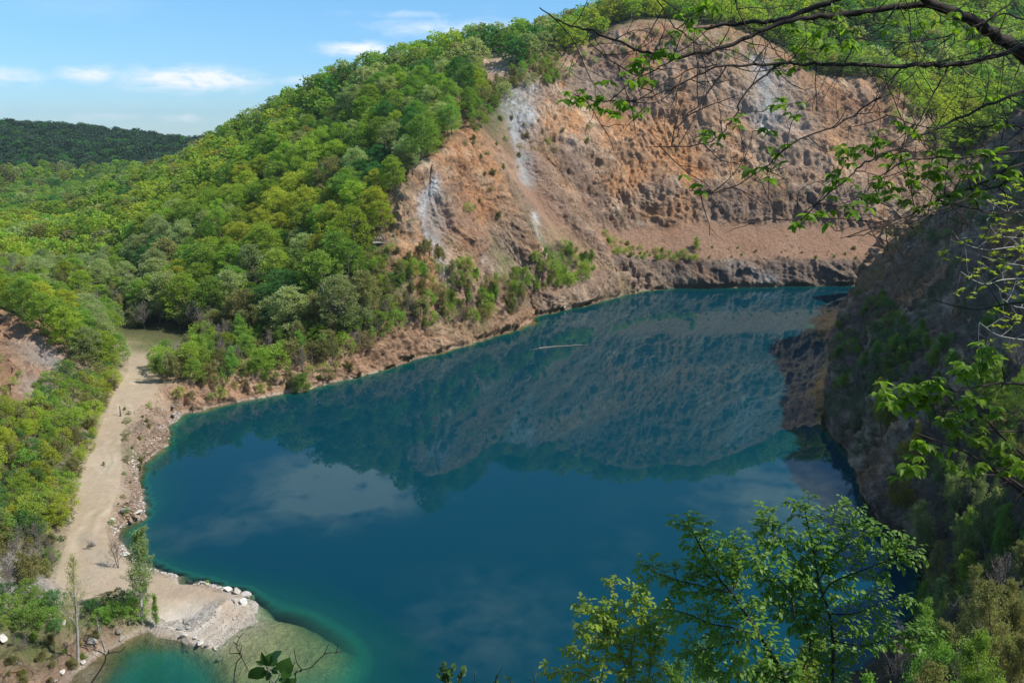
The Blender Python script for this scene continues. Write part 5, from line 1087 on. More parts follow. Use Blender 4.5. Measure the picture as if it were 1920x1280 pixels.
def standing(kind, c, px, py, d, label, seed, wide=1.0, group=None):
    g = np.random.default_rng(seed); H = g.uniform(6.5, 10); dv = Vector(ray(px, py)); h = BV.ray_cast(CAMV, dv.normalized()); t1 = (h[0] - CAMV).length / dv.length if h[0] else 60; t = t1
    while t > 12:
        p = CAMV + dv * t
        if p.z - ground(p.x, p.y) >= H: break
        t -= .6
    p = CAMV + dv * t; zg = ground(p.x, p.y); base = {'bare': 6, 'fine': 9.0, 'airy': 9.3}[kind]
    o = place(kind, c, (p.x, p.y, zg - .2), min((p.z - zg) / base, 1.3), KN[kind][0], label, 'tree', group, g, 1.0, .05); o.scale = (o.scale[0] * wide, o.scale[1] * wide, o.scale[2]); return o
gq = np.random.default_rng(91)
for i, (h, px, py) in enumerate(fill([(1745, 760), (1920, 700), (1935, 1290), (1700, 1290), (1745, 1150), (1770, 1060), (1735, 960)], 70, 3.4, 92)):
    kd = ['airy', 'airy', 'bare', 'airy'][i % 4]; c = None if kd == 'bare' else ['olive', 'mid', 'sage', 'fresh', 'olive'][int(gq.integers(5))]; H = gq.uniform(3.5, 7); vy = 'upper' if py < 900 else 'lower' if py > 1100 else 'middle'
    place(kd, c, (h.x, h.y, h.z - .2), H / (6 if kd == 'bare' else 9.3), KN[kd][0], (('taller ' if H > 5.5 else 'low ') + KN[kd][1].format(COLN.get(c, '')) + f' in the {vy} part of the right thicket').replace('  ', ' '), 'tree', 'trees of the right thicket', gq)
for i, a_ in enumerate([('airy', 'fresh', 1868, 668, 52, 'sunlit green tree at the right edge behind the maple twigs'), ('fine', 'fresh', 1935, 690, 48, 'sunlit green tree cut by the right edge of the photo'), ('airy', 'gold', 1722, 785, 84, 'airy golden-budding tree on the dark slope'), ('airy', 'gold', 1668, 708, 122, 'small golden-budding tree highest on the dark slope'),
        ('airy', 'gold', 1695, 872, 92, 'low golden-budding tree below the airy golden one'), ('airy', 'sage', 1812, 850, 62, 'pale sage-green tree below the sunlit ones at the right'), ('airy', 'lime', 1890, 800, 46, 'sunlit yellow-green tree under the maple twigs at the right edge'), ('airy', 'sage', 1745, 940, 78, 'thin grey-green tree at the corner of the rock wall'),
        ('airy', 'olive', 1772, 1010, 66, 'twiggy olive tree below the corner of the rock wall'), ('airy', 'sage', 1830, 960, 52, 'thin pale tree in the right thicket'), ('airy', 'mid', 1905, 950, 36, 'mid-green tree at the right edge of the thicket'), ('airy', 'mid', 1752, 1095, 58, 'airy green tree at the water in the right thicket'),
        ('airy', 'olive', 1850, 1070, 40, 'brownish twiggy tree in the middle of the right thicket'), ('airy', 'mid', 1800, 1140, 38, 'green tree low in the middle of the right thicket'), ('airy', 'olive', 1905, 1090, 26, 'dark twiggy tree low at the right edge'), ('bare', None, 1655, 1105, 46, 'silvery leafless tree beside the dark water'), ('bare', None, 1700, 1125, 44, 'silvery leafless tree right of the first one'),
        ('airy', 'fresh', 1650, 1205, 38, 'yellow-green tree under the silvery leafless trees'), ('airy', 'fresh', 1560, 1215, 40, 'fresh green tree behind the hornbeam stems'), ('airy', 'fresh', 1470, 1235, 42, 'green tree seen through the hornbeam'), ('airy', 'mid', 1380, 1240, 44, 'green tree behind the left part of the hornbeam'), ('airy', 'mid', 1300, 1255, 40, 'green tree top at the bottom edge between the two hornbeams'),
        ('airy', 'mid', 1720, 1215, 30, 'mid-green tree in the lower right corner thicket'), ('airy', 'olive', 1790, 1200, 24, 'twiggy olive tree in the lower right corner thicket'), ('airy', 'mid', 1880, 1190, 19, 'dark airy tree in the lower right corner'), ('airy', 'fresh', 1840, 1030, 46, 'bright green tree top in the right thicket'), ('airy', 'olive', 1690, 1025, 88, 'brown twiggy tree clinging to the foot of the rock wall'),
        ('bare', None, 1780, 1080, 50, 'leafless tree in the middle of the right thicket'), ('bare', None, 1830, 1120, 34, 'leafless tree low in the right thicket'), ('bare', None, 1895, 1010, 40, 'leafless tree at the right edge of the thicket'), ('airy', 'sage', 1875, 890, 44, 'pale thin tree under the sunlit yellow-green one')]):
    (topped if a_[3] >= 1190 else standing)(*a_, 300 + i, wide=.85, group='trees on the slope below the viewpoint')
def W(pts, d0, d1=None):
    d1 = d0 if d1 is None else d1; n = len(pts); return np.array([D(px, py, d0 + (d1 - d0) * i / max(n - 1, 1)) for i, (px, py) in enumerate(pts)])
def cr(P_, m=4):
    """smooth curve through the points"""
    P_ = np.asarray(P_); Q = np.vstack([2 * P_[0] - P_[1], P_, 2 * P_[-1] - P_[-2]]); o = []
    for i in range(1, len(Q) - 2):
        for t in np.arange(m) / m:
            o.append(.5 * ((2 * Q[i]) + (-Q[i - 1] + Q[i + 1]) * t + (2 * Q[i - 1] - 5 * Q[i] + 4 * Q[i + 1] - Q[i + 2]) * t * t + (-Q[i - 1] + 3 * Q[i] - 3 * Q[i + 1] + Q[i + 2]) * t ** 3))
    o.append(P_[-1]); return np.array(o)
def side_twigs(g, C_, tb, gap, L, r, upt=0.0, start=.1, wob=.12, depth=.5, sub=0, ang=.75):
    """twigs leaving a curve; returns their curves"""
    seg = np.linalg.norm(np.diff(C_, axis=0), axis=1); s = np.concatenate([[0], np.cumsum(seg)]); res = []; p = s[-1] * start; k = g.integers(2)
    while p < s[-1]:
        i = min(int(np.searchsorted(s, p)) - 1, len(C_) - 2); i = max(i, 0); q = C_[i] + (C_[i + 1] - C_[i]) * ((p - s[i]) / max(seg[i], 1e-6)); t = (C_[i + 1] - C_[i]) / max(seg[i], 1e-6)
        sd = np.cross(t, (0, 1, 0)); sd /= max(np.linalg.norm(sd), 1e-6); sgn = 1 if k % 2 else -1; k += 1
        v = t * math.cos(ang) + sd * sgn * math.sin(ang) + (0, g.normal(0, depth), 0); Lq = L * g.uniform(.45, 1.15) * (1 - .45 * p / s[-1])
        P_, _ = wander(g, q, v, Lq, 4, wob, upt); P_ = cr(P_, 2); tb.add(P_, np.linspace(r, r * .45, len(P_)), 4); res.append(P_)
        if sub: res += side_twigs(g, P_, tb, gap * .9, L * .45, r * .6, upt, .3, wob, depth, 0, ang)
        p += gap * g.uniform(.6, 1.4)
    return res
def two_rank(g, curves, gap, size, droop=-.5, start=.1):
    pos, dr = [], []
    for C_ in curves:
        seg = np.linalg.norm(np.diff(C_, axis=0), axis=1); s = np.concatenate([[0], np.cumsum(seg)]); p = s[-1] * start; k = 0
        while p <= s[-1]:
            i = max(min(int(np.searchsorted(s, p)) - 1, len(C_) - 2), 0); t = (C_[i + 1] - C_[i]) / max(seg[i], 1e-6); q = C_[i] + t * (p - s[i]); sd = np.cross(t, (0, 0, 1)); sd /= max(np.linalg.norm(sd), 1e-6)
            pos.append(q); dr.append(t * .7 + sd * (.8 if k % 2 else -.8) + (0, 0, droop) + g.normal(0, .22, 3)); k += 1; p += gap * g.uniform(.6, 1.4)
    return np.array(pos), np.array(dr)
def traced_tree(name, label, cat, stems, twig, leafp, barkm, leafm, seed, base=None, group=None):
    """stems: list of (pixel points, d0, d1, r0, r1)"""
    g = np.random.default_rng(seed); tb, t2 = Tubes(), Tubes(); cur = []; loc = Vector(base)
    for pts, d0, d1, r0, r1 in stems:
        C_ = cr(W(pts, d0, d1) - np.array(loc)); tb.add(C_, np.linspace(r0, r1, len(C_)), 7); cur.append(C_)
    tw = []
    for C_ in cur: tw += side_twigs(g, C_, t2, **twig)
    o = thing(name, loc, label, cat, group); link('stems', tb.mesh('stems', barkm), o); link('twigs', t2.mesh('twigs', barkm), o)
    pos, dr = two_rank(g, tw + cur, leafp['gap'], leafp['size'], leafp.get('droop', -.5), leafp.get('start', .15))
    Vl, Fl = leaves(pos, dr, leafp['size'] * g.uniform(.6, 1.2, len(pos)), g, LEAFP, .35); link('leaves', leaf_mesh('leaves', Vl, Fl, leafm), o); return o
LFG = leaf_mat('leaf_shaded_hornbeam', (.19, .32, .05), .5, .06, .02, .45, .4); LFL = leaf_mat('leaf_sunny_hornbeam', (.30, .42, .06), .45, .06, .02, .45, .4); LFM = leaf_mat('leaf_maple', (.25, .38, .045), .6, .05, .015, .45, .35); LFB = leaf_mat('leaf_bud', (.42, .48, .05), .5, .05, .02); LFD = leaf_mat('leaf_glossy', (.055, .13, .025), .35, .05, .02, .3, .5)  # light put into hornbeam leaf colour: darker for the shaded sapling, lighter for the sunlit
def gpt(x, y): return (x, y, ground(x, y))
hb = [([(1500, 1400), (1474, 1277), (1450, 1232), (1427, 1195), (1403, 1158), (1371, 1110), (1352, 1089), (1322, 1040), (1299, 998), (1281, 975)], 9, 8.6, .030, .006), ([(1560, 1400), (1560, 1280), (1562, 1215), (1555, 1150), (1535, 1090), (1525, 1030), (1512, 970), (1508, 942)], 9.6, 9.2, .026, .005),
      ([(1365, 1110), (1320, 1099), (1286, 1091), (1256, 1083), (1230, 1073), (1209, 1057)], 8.7, 8.5, .010, .004), ([(1540, 1120), (1560, 1092), (1600, 1075), (1640, 1060), (1685, 1042), (1712, 1036)], 9.3, 9, .010, .004), ([(1535, 1090), (1560, 1045), (1600, 1015), (1640, 995), (1675, 1008)], 9.3, 9.2, .008, .003), ([(1525, 1040), (1550, 1000), (1570, 965), (1586, 945)], 9.2, 9.4, .008, .003),
      ([(1405, 1187), (1373, 1176), (1331, 1168), (1288, 1150), (1250, 1142)], 8.8, 8.4, .010, .004), ([(1421, 1195), (1365, 1206), (1312, 1219), (1272, 1224)], 8.8, 8.6, .009, .004), ([(1371, 1110), (1384, 1083), (1379, 1030), (1373, 1009)], 8.7, 8.9, .008, .003), ([(1490, 1160), (1480, 1110), (1445, 1073), (1413, 1054), (1360, 1044), (1330, 1020), (1308, 1000)], 9.2, 8.8, .010, .003),
      ([(1535, 1090), (1500, 1060), (1470, 1020), (1440, 990), (1428, 960)], 9.3, 9.1, .010, .003), ([(1470, 1020), (1450, 1015), (1425, 1018)], 9.2, 9.2, .006, .003), ([(1555, 1150), (1600, 1150), (1640, 1135), (1690, 1120)], 9.4, 9.1, .010, .003), ([(1560, 1200), (1620, 1210), (1680, 1190), (1740, 1180)], 9.5, 9, .010, .003), ([(1474, 1277), (1430, 1260), (1370, 1262), (1310, 1255)], 9, 8.6, .010, .003), ([(1555, 1170), (1510, 1150), (1470, 1140), (1440, 1110)], 9.5, 9.2, .009, .003), ([(1500, 1270), (1520, 1200), (1500, 1120), (1490, 1060)], 9.5, 9.2, .012, .003)]
bx_, by_, _z = D(1530, 1400, 9.2)
traced_tree('hornbeam_sapling', 'large shaded hornbeam sapling reaching up from the bottom edge right of the middle', 'sapling', hb, dict(gap=.075, L=.42, r=.0035, upt=.02, sub=1), dict(gap=.027, size=.080, droop=-.5), BK['dark'], LFG, 401, base=(bx_, by_, ground(bx_, by_)))
hs_ = [([(1172, 1400), (1172, 1280), (1170, 1240), (1161, 1195), (1150, 1126), (1148, 1089)], 9.6, 9.6, .020, .004), ([(1190, 1277), (1181, 1240), (1193, 1179), (1190, 1131), (1187, 1094)], 9.6, 9.6, .012, .003), ([(1200, 1400), (1219, 1245), (1217, 1179), (1211, 1117)], 9.7, 9.7, .012, .003), ([(1161, 1195), (1126, 1160), (1100, 1142), (1087, 1131)], 9.6, 9.4, .009, .003),
       ([(1153, 1206), (1113, 1190), (1081, 1174)], 9.5, 9.3, .008, .003), ([(1148, 1253), (1108, 1230), (1068, 1214)], 9.5, 9.3, .008, .003), ([(1140, 1290), (1126, 1277), (1086, 1261), (1050, 1258), (1028, 1264)], 9.5, 9.2, .009, .003), ([(1165, 1220), (1135, 1170), (1125, 1140)], 9.6, 9.5, .007, .003), ([(1215, 1230), (1236, 1190), (1245, 1150)], 9.7, 9.6, .007, .003)]
bx_, by_, _z = D(1180, 1400, 9.6)
traced_tree('hornbeam_sapling', 'smaller sunlit hornbeam sapling with yellow-green leaves at the bottom middle', 'sapling', hs_, dict(gap=.07, L=.30, r=.003, upt=.04, sub=1), dict(gap=.025, size=.080, droop=-.45), BK['twig'], LFL, 402, base=(bx_, by_, ground(bx_, by_)))

# the tree whose branches hang into the upper right
lim = [([(1660, -45), (1735, 0), (1800, 30), (1860, 62), (1925, 106), (2010, 190), (2120, 330)], 6.6, 7.6, .026, .065), ([(1295, 57), (1375, 46), (1430, 42), (1470, 34), (1530, 12), (1595, -10), (1680, -60)], 7, 6.8, .012, .026),
       ([(1012, 15), (1050, 42), (1110, 57), (1200, 95), (1275, 106), (1360, 86), (1410, 68), (1470, 42), (1540, 32), (1610, 24), (1720, 8), (1790, 20)], 6.4, 6.9, .004, .026), ([(1340, 126), (1400, 123), (1480, 120), (1560, 120), (1660, 123), (1750, 122), (1810, 118), (1890, 98), (1935, 82), (2030, 80)], 6.4, 7.3, .007, .026),
       ([(1085, 182), (1110, 190), (1160, 192), (1205, 185), (1250, 170), (1290, 150), (1340, 126)], 6.3, 6.4, .003, .006), ([(1225, 275), (1310, 272), (1355, 250), (1380, 215), (1400, 170), (1465, 121)], 6.2, 6.6, .003, .008), ([(1292, 357), (1340, 360), (1385, 345), (1435, 315), (1485, 270), (1585, 225), (1650, 180), (1690, 128)], 6.2, 6.8, .003, .008),
       ([(1480, 415), (1510, 395), (1585, 340), (1620, 305), (1680, 280), (1735, 250), (1835, 205), (1920, 172), (2010, 140)], 6.0, 7, .003, .013), ([(1650, 330), (1710, 300), (1810, 295), (1920, 283), (2010, 270)], 6.2, 7, .004, .010), ([(1480, 412), (1560, 410), (1650, 415), (1700, 405), (1760, 375), (1835, 345), (1920, 305), (2010, 270)], 5.9, 6.9, .003, .012),
       ([(1575, 447), (1610, 440), (1650, 428), (1700, 425), (1760, 395), (1840, 360), (1920, 328), (2010, 285)], 5.8, 6.8, .003, .010), ([(1226, -20), (1232, 0), (1260, 45), (1305, 80), (1340, 95), (1345, 122)], 6.4, 6.5, .005, .003), ([(1372, -25), (1380, 0), (1392, 38), (1425, 62), (1450, 90), (1470, 120)], 6.7, 6.6, .005, .004), ([(1650, 345), (1680, 295), (1705, 260), (1730, 215), (1755, 170), (1782, 120)], 6.4, 7, .003, .007),
       ([(1255, 277), (1270, 250), (1285, 220), (1330, 170), (1362, 124)], 6.2, 6.4, .003, .006), ([(1345, 122), (1300, 128), (1255, 152), (1200, 184)], 6.3, 6.2, .005, .003), ([(1100, 57), (1112, 85), (1150, 118), (1200, 142), (1250, 120), (1280, 104)], 6.3, 6.5, .003, .005), ([(1480, 415), (1462, 400), (1440, 375)], 5.9, 5.8, .003, .002), ([(1690, 0), (1640, 60), (1560, 90), (1500, 92)], 6.8, 6.5, .006, .003), ([(1900, 0), (1850, 40), (1760, 70), (1680, 80), (1600, 70)], 7, 6.6, .008, .003),
       ([(1930, 240), (1870, 235), (1800, 240), (1720, 235), (1660, 215)], 7, 6.4, .008, .003), ([(1925, 395), (1860, 400), (1790, 385), (1720, 390), (1640, 440)], 6.8, 6.2, .006, .003), ([(1940, 40), (1880, 30), (1800, 60), (1740, 100), (1700, 150), (1640, 190)], 7, 6.5, .007, .003)]
LC = [(200, 370), (230, 350), (260, 350), (340, 390), (430, 400), (310, 330), (500, 220), (545, 205), (590, 150), (420, 280), (500, 300), (690, 60), (700, 25), (650, 90), (790, 10), (1080, 110), (1100, 200), (1060, 260), (1030, 250), (1240, 60), (1330, 80), (750, 490), (730, 480), (840, 450), (1010, 520), (1000, 510), (1090, 370), (1000, 415), (915, 635), (980, 640), (1200, 650), (1240, 590), (1270, 580),
      (1300, 560), (1380, 530), (1460, 480), (1340, 540), (1420, 550), (1480, 570), (1600, 560), (1740, 540), (1540, 650), (1480, 680), (1620, 620), (1700, 640), (1800, 560), (1850, 590), (1350, 720), (1380, 700), (1500, 740), (1560, 760), (1650, 740), (1130, 780), (1180, 780), (1250, 790), (1210, 700), (1050, 825), (1380, 600), (1880, 440), (1900, 370), (1830, 640), (1900, 640), (1150, 120), (1250, 90), (1450, 100),
      (1290, 165), (1190, 150), (1600, 90), (1700, 60), (1780, 150), (1850, 30), (1560, 640), (1590, 660), (1640, 660), (1760, 680), (1500, 640), (1340, 720), (1420, 700), (660, 690), (1580, 600), (1680, 590), (1620, 700), (440, 385), (370, 400), (480, 240), (560, 190), (1740, 610), (1870, 660), (1780, 720), (1700, 760), (1420, 760), (1290, 760)]
g = np.random.default_rng(55); tb, t2 = Tubes(), Tubes(); cur = []; loc = Vector((7.6, 7.4, ground(7.6, 7.4)))
for pts, d0, d1, r0, r1 in lim: C_ = cr(W(pts, d0, d1) - np.array(loc), 5); C_[1:-1] += g.normal(0, .006, C_[1:-1].shape); tb.add(C_, np.linspace(r0, r1, len(C_)), 7); cur.append(C_)
tw = []
for C_ in cur: tw += side_twigs(g, C_, t2, gap=.20, L=.68, r=.0042, upt=.03, sub=1, wob=.2, start=.04, depth=.4)
base_t = np.array([(0, 0, -.5), (.05, 0, 3), (-.1, -.1, 6.2), (.3, 0, 8.5)]); tb.add(cr(base_t), np.linspace(.22, .13, 13), 9)
cur_end = [C_[0] if abs(C_[0][0]) < abs(C_[-1][0]) else C_[-1] for C_ in cur]
for C_ in cur:                                               # carry each limb back to the trunk
    e = C_[-1] if C_[-1][0] > C_[0][0] else C_[0]; px_ = proj(np.array(loc) + e)
    if px_[0][0] > 1900: tb.add(cr([e, e * .5 + np.array((0, 0, e[2])) * .5 + (0, 0, .1), (0, 0, min(max(e[2] - .4, 4), 8))]), np.linspace(.05 if px_[0][0] > 2050 else .022, .07, 9), 7)
ot = thing('overhanging_tree', loc, 'dark-limbed tree whose bare twigs and drooping leaves hang into the upper right', 'tree')
link('limbs', tb.mesh('limbs', BK['dark']), ot); 
def palm(cent, n, L, g, dn=(0, 0, -1)):
    pos, dr = [], []
    for c in cent:
        k = int(g.integers(n[0], n[1])); a0 = g.uniform(0, 6.28)
        for i in range(k):
            a = a0 + i * 6.28 / k; pos.append(c); dr.append((math.cos(a) + g.normal(0, .2), math.sin(a) * .8 + g.normal(0, .2), -.55 + g.normal(0, .3)))
    return np.array(pos), np.array(dr)
allp = np.concatenate([np.concatenate(cur), np.concatenate(tw)])
cent = []; t3 = t2
for X, Y in LC:
    px, py = 960 + X / 2, Y / 2; q = None; c0_ = np.array(D(px, py, 6.4)) - np.array(loc); dd = np.linalg.norm((allp - c0_)[:, [0, 2]], axis=1); q = allp[int(np.argmin(dd))]
    c = q * .35 + np.array(D(px, py, (q + np.array(loc))[1])) * .65 - np.array(loc) * .65
    for k in range(3): e = c + g.normal(0, .045, 3); cent.append(e); t2b = None
    tbx = q
    t3.add([q, (q + c) / 2 + (0, 0, .02), c], [.003, .0025, .002], 4)
link('twigs', t2.mesh('twigs', BK['dark']), ot)
pos, dr = palm(cent, (4, 7), .1, g); Vl, Fl = leaves(pos, dr, .080 * g.uniform(.6, 1.15, len(pos)), g, LEAFP, .3); link('leaves', leaf_mesh('leaves', Vl, Fl, LFM), ot)
# its crown overhead (shades the limbs)
nC = 3000; q = g.normal(0, 1, (nC, 3)); q /= np.linalg.norm(q, axis=1)[:, None]; q *= g.uniform(.35, 1, (nC, 1)) ** .5 * (5.4, 4.2, 2.3); q += np.array((8.2, 5.0, 67.6)) - np.array(loc)
q = q[(q[:, 2] + loc.z) > 64.2]; Vl, Fl = leaves(q, g.normal(0, 1, q.shape) + (0, 0, -.3), .17 * g.uniform(.6, 1.2, len(q)), g, LEAFP, .5); link('crown', leaf_mesh('crown', Vl, Fl, LFM), ot)
tb = Tubes()
for i in range(14): a = i * 2.4; tb.add(cr([(.2, 0, 8.2), (1.2 * math.cos(a), 1.0 * math.sin(a) - 1, 10.5), (3.6 * math.cos(a), 3 * math.sin(a) - 2, 12.4 + g.normal(0, .8))]), np.linspace(.09, .015, 9), 5)
link('crown_limbs', tb.mesh('crown_limbs', BK['dark']), ot)

# maple twigs at the right edge
def z4(X, Y): return (1640 + X / 4.921, 640 + Y / 4.921)
mp_ = [([(2010, 735), (1920, 720), (1884, 718), (1866, 719), (1823, 727), (1790, 735)], 6.6, 6, .016, .003), ([(1884, 719), (1863, 735), (1841, 746)], 6.4, 6.2, .005, .003), ([(1884, 719), (1880, 691), (1874, 666), (1866, 652)], 6.4, 6.4, .006, .003), ([(2010, 930), (1920, 853), (1880, 819), (1843, 782), (1798, 770), (1756, 771), (1719, 758), (1691, 748)], 6.8, 6, .014, .003),
       ([(1798, 770), (1786, 752), (1766, 735), (1754, 725)], 6.2, 6, .004, .002), ([(2000, 815), (1920, 809), (1874, 808), (1833, 803), (1803, 811)], 6.8, 6.3, .010, .003), ([(2010, 985), (1920, 915), (1868, 882), (1813, 849), (1770, 831), (1711, 809)], 6.8, 6, .014, .003), ([(2000, 895), (1920, 893), (1850, 890), (1809, 896), (1772, 866), (1746, 847)], 6.8, 6.1, .009, .003), ([(1860, 880), (1888, 900), (1925, 930), (2000, 1010)], 6.6, 6.9, .012, .024)]
ML = [(150, 400), (230, 420), (280, 500), (400, 420), (450, 480), (520, 360), (600, 420), (500, 560), (330, 580), (120, 520), (740, 240), (830, 220), (900, 270), (960, 280), (960, 80), (1010, 80), (1040, 190), (870, 560), (950, 560), (1050, 600), (1120, 600), (700, 700), (800, 720), (760, 800), (880, 740), (650, 740), (470, 980), (550, 960), (640, 960), (400, 1060), (680, 1060), (900, 1150), (860, 1190), (1200, 1180), (1250, 1140), (250, 1160), (350, 1180), (430, 1170), (950, 880), (1000, 900), (1150, 950), (1240, 1050), (600, 380), (250, 460), (350, 520), (560, 420)]
mloc = Vector((9.2, 6.6, ground(9.2, 6.6))); tb, t2 = Tubes(), Tubes(); cur = []
for pts, d0, d1, r0, r1 in mp_: C_ = cr(W(pts, d0, d1) - np.array(mloc)); tb.add(C_, np.linspace(r0, r1, len(C_)), 7); cur.append(C_)
for C_ in cur[:]:
    e = C_[0] if C_[0][0] > C_[-1][0] else C_[-1]
    if proj(np.array(mloc) + e)[0][0] > 1960: tb.add(cr([e, e * .5 + (0, 0, e[2] * .4), (0, 0, max(e[2] - .8, .8))]), np.linspace(.016, .03, 9), 6)
tb.add(cr([(0, 0, -.4), (.1, .1, 2), (0, 0, 4.5), (.2, 0, 6.5)]), np.linspace(.09, .05, 13), 8); tw = []
for C_ in cur: tw += side_twigs(g, C_, t2, gap=.30, L=.35, r=.003, upt=.03, sub=1)
mt_ = thing('maple_tree', mloc, 'maple with fresh drooping leaves on dark twigs at the right edge', 'tree'); link('limbs', tb.mesh('limbs', BK['dark']), mt_)
allp = np.concatenate([np.concatenate(cur), np.concatenate(tw)]); cent = []; t3 = t2
for X, Y in ML:
    px, py = z4(X, Y); c0_ = np.array(D(px, py, 6.2)) - np.array(mloc); q = allp[int(np.argmin(np.linalg.norm((allp - c0_)[:, [0, 2]], axis=1)))]; c = np.array(D(px, py, (q + np.array(mloc))[1])) - np.array(mloc); t3.add([q, (q + c) / 2 + (0, 0, .015), c], [.003, .0025, .002], 4)
    for k in range(3): cent.append(c + g.normal(0, .04, 3))
link('twigs', t2.mesh('twigs', BK['dark']), mt_)
pos, dr = palm(cent, (5, 8), .1, g); Vl, Fl = leaves(pos, dr, .085 * g.uniform(.6, 1.15, len(pos)), g, LEAFP, .3); link('leaves', leaf_mesh('leaves', Vl, Fl, LFM), mt_)
# budding pale twigs and a bare dark branch
bd = [([(1786, 432), (1803, 454), (1845, 468), (1883, 465), (1920, 462), (2000, 470)], 9, 9.6, .003, .009), ([(1845, 372), (1877, 391), (1897, 399), (1922, 396), (2000, 400)], 9, 9.6, .003, .007), ([(1801, 509), (1825, 525), (1850, 533), (1877, 525), (1920, 522), (2000, 520)], 9, 9.6, .003, .008), ([(1836, 604), (1866, 626), (1897, 634), (1920, 637), (2000, 650)], 9, 9.6, .003, .008), ([(1850, 413), (1870, 440), (1910, 446), (1990, 450)], 9, 9.6, .003, .006), ([(1840, 480), (1880, 492), (1925, 500), (1990, 520)], 9.2, 9.6, .003, .006), ([(1880, 560), (1905, 575), (1960, 580)], 9.2, 9.6, .003, .006)]
bl = Vector((13.2, 9.6, ground(13.2, 9.6))); tb, t2 = Tubes(), Tubes(); cur = []
for pts, d0, d1, r0, r1 in bd:
    C_ = cr(W(pts, d0, d1) - np.array(bl)); tb.add(C_, np.linspace(r0, r1, len(C_)), 6); cur.append(C_); e = C_[-1]; tb.add(cr([e, e * .5 + (0, 0, e[2] * .42), (0, 0, max(e[2] - 2, .6))]), np.linspace(r1, .03, 9), 6)
tb.add(cr([(0, 0, -.4), (.1, 0, 2.5), (-.1, 0, 5.5), (0, .1, 8)]), np.linspace(.07, .02, 13), 7); tw = []
for C_ in cur: tw += side_twigs(g, C_, t2, gap=.17, L=.38, r=.003, upt=.06, sub=1, start=.0)
bt_ = thing('budding_shrub', bl, 'pale-twigged shrub with small yellow-green leaf buds at the right edge', 'shrub'); link('stems', tb.mesh('stems', BK['silver']), bt_); link('twigs', t2.mesh('twigs', BK['silver']), bt_)
cent = [C_[-1] for C_ in tw if g.random() < .8] + [C_[len(C_) // 2] for C_ in tw if g.random() < .25]; pos, dr = palm(cent, (4, 7), .1, g); dr[:, 2] += .7
Vl, Fl = leaves(pos, dr, .055 * g.uniform(.6, 1.2, len(pos)), g, LEAFP, .5); link('leaf_buds', leaf_mesh('leaf_buds', Vl, Fl, LFB), bt_)
db = [([(1720, 540), (1733, 555), (1760, 565), (1800, 576), (1835, 580), (1870, 573), (1920, 567), (2000, 575)], 7, 7.8, .002, .010), ([(1874, 570), (1858, 545), (1845, 525)], 7.6, 7.5, .004, .002), ([(1764, 566), (1766, 553), (1762, 548)], 7.2, 7.2, .0025, .0015)]
dl = Vector((10.5, 7.9, ground(10.5, 7.9))); tb = Tubes(); cur = []
for pts, d0, d1, r0, r1 in db: C_ = cr(W(pts, d0, d1) - np.array(dl)); tb.add(C_, np.linspace(r0, r1, len(C_)), 6)
e = (W([(2000, 575)], 7.8) - np.array(dl))[0]; t2 = Tubes(); t2.add(cr([e, e * .5 + (0, 0, e[2] * .45), (0, 0, e[2] - 1.2), (0, 0, .5), (0, 0, -.3)]), np.linspace(.010, .06, 17), 7)
dt_ = thing('dead_shrub', dl, 'single leafless dark branch crossing the shaded rock wall at the right', 'shrub'); link('twigs', tb.mesh('twigs', BK['dark']), dt_); link('stem', t2.mesh('stem', BK['dark']), dt_)

# sprigs along the bottom edge
def z8(L): return [(430 + X / 8, 1180 + Y / 8) for X, Y in L]
def z6(L): return [(800 + X / 6.4, 1200 + Y / 6.4) for X, Y in L]
def sprig(name, label, cat, stems, lv, d, r, barkm, leafm, width=1.0, conv=z8, seed=3):
    g = np.random.default_rng(seed); x, y, _ = D(*conv([stems[0][0]])[0], d); lc = Vector((x, y, ground(x, y))); tb = Tubes()
    for i, s_ in enumerate(stems):
        C_ = cr(W(conv(s_), d) + g.normal(0, .004, (len(s_), 3)) - np.array(lc)); tb.add(C_, np.linspace(r if i == 0 else r * .7, r * .4, len(C_)), 6)
    b0 = W(conv([stems[0][0]]), d)[0] - np.array(lc); tb.add(cr([b0, b0 * .55, (0, 0, -.1)]), np.linspace(r, r * 1.6, 9), 6)
    o = thing(name, lc, label, cat); link('stems', tb.mesh('stems', barkm), o)
    if lv:
        Vs, Fs, k = [], [], 0
        for b_, t_, w_ in lv:
            B = W(conv([b_]), d)[0] - np.array(lc); T_ = W(conv([t_]), d)[0] - np.array(lc) + (0, g.normal(0, .012), 0); T0, Q = LEAFP; Ls = np.linalg.norm(T_ - B); v_, f_ = leaves(B[None], (T_ - B)[None], np.array([Ls]), g, (T0 * (w_, 1, 1), Q), .35, up=(.2, -.8, .55)); Vs.append(v_); Fs.append(f_ + k); k += len(v_)
        link('leaves', leaf_mesh('leaves', np.concatenate(Vs), np.concatenate(Fs), leafm), o)
    return o
sprig('leafy_sprig', 'dark glossy broad-leaved sprig at the bottom edge left of the middle', 'sprig', [[(700, 900), (690, 800), (640, 700), (590, 600), (570, 540)], [(640, 700), (560, 590), (520, 540)], [(690, 820), (740, 730), (775, 640)], [(620, 900), (640, 800), (610, 660)]],
      [((570, 545), (480, 325), .8), ((575, 545), (660, 370), 1.9), ((640, 440), (785, 310), 1.2), ((520, 560), (280, 740), 1.5), ((590, 620), (440, 700), 1.0), ((535, 510), (400, 450), 1.0), ((770, 645), (900, 440), 1.9), ((790, 600), (930, 710), 2.0), ((610, 600), (735, 665), 1.2), ((660, 575), (765, 590), 1.2), ((880, 800), (1010, 760), 1.5), ((830, 850), (900, 700), 1.6), ((600, 640), (560, 760), 1.0), ((740, 740), (860, 730), 1.1)], 3.2, .004, BK['twig'], LFD)
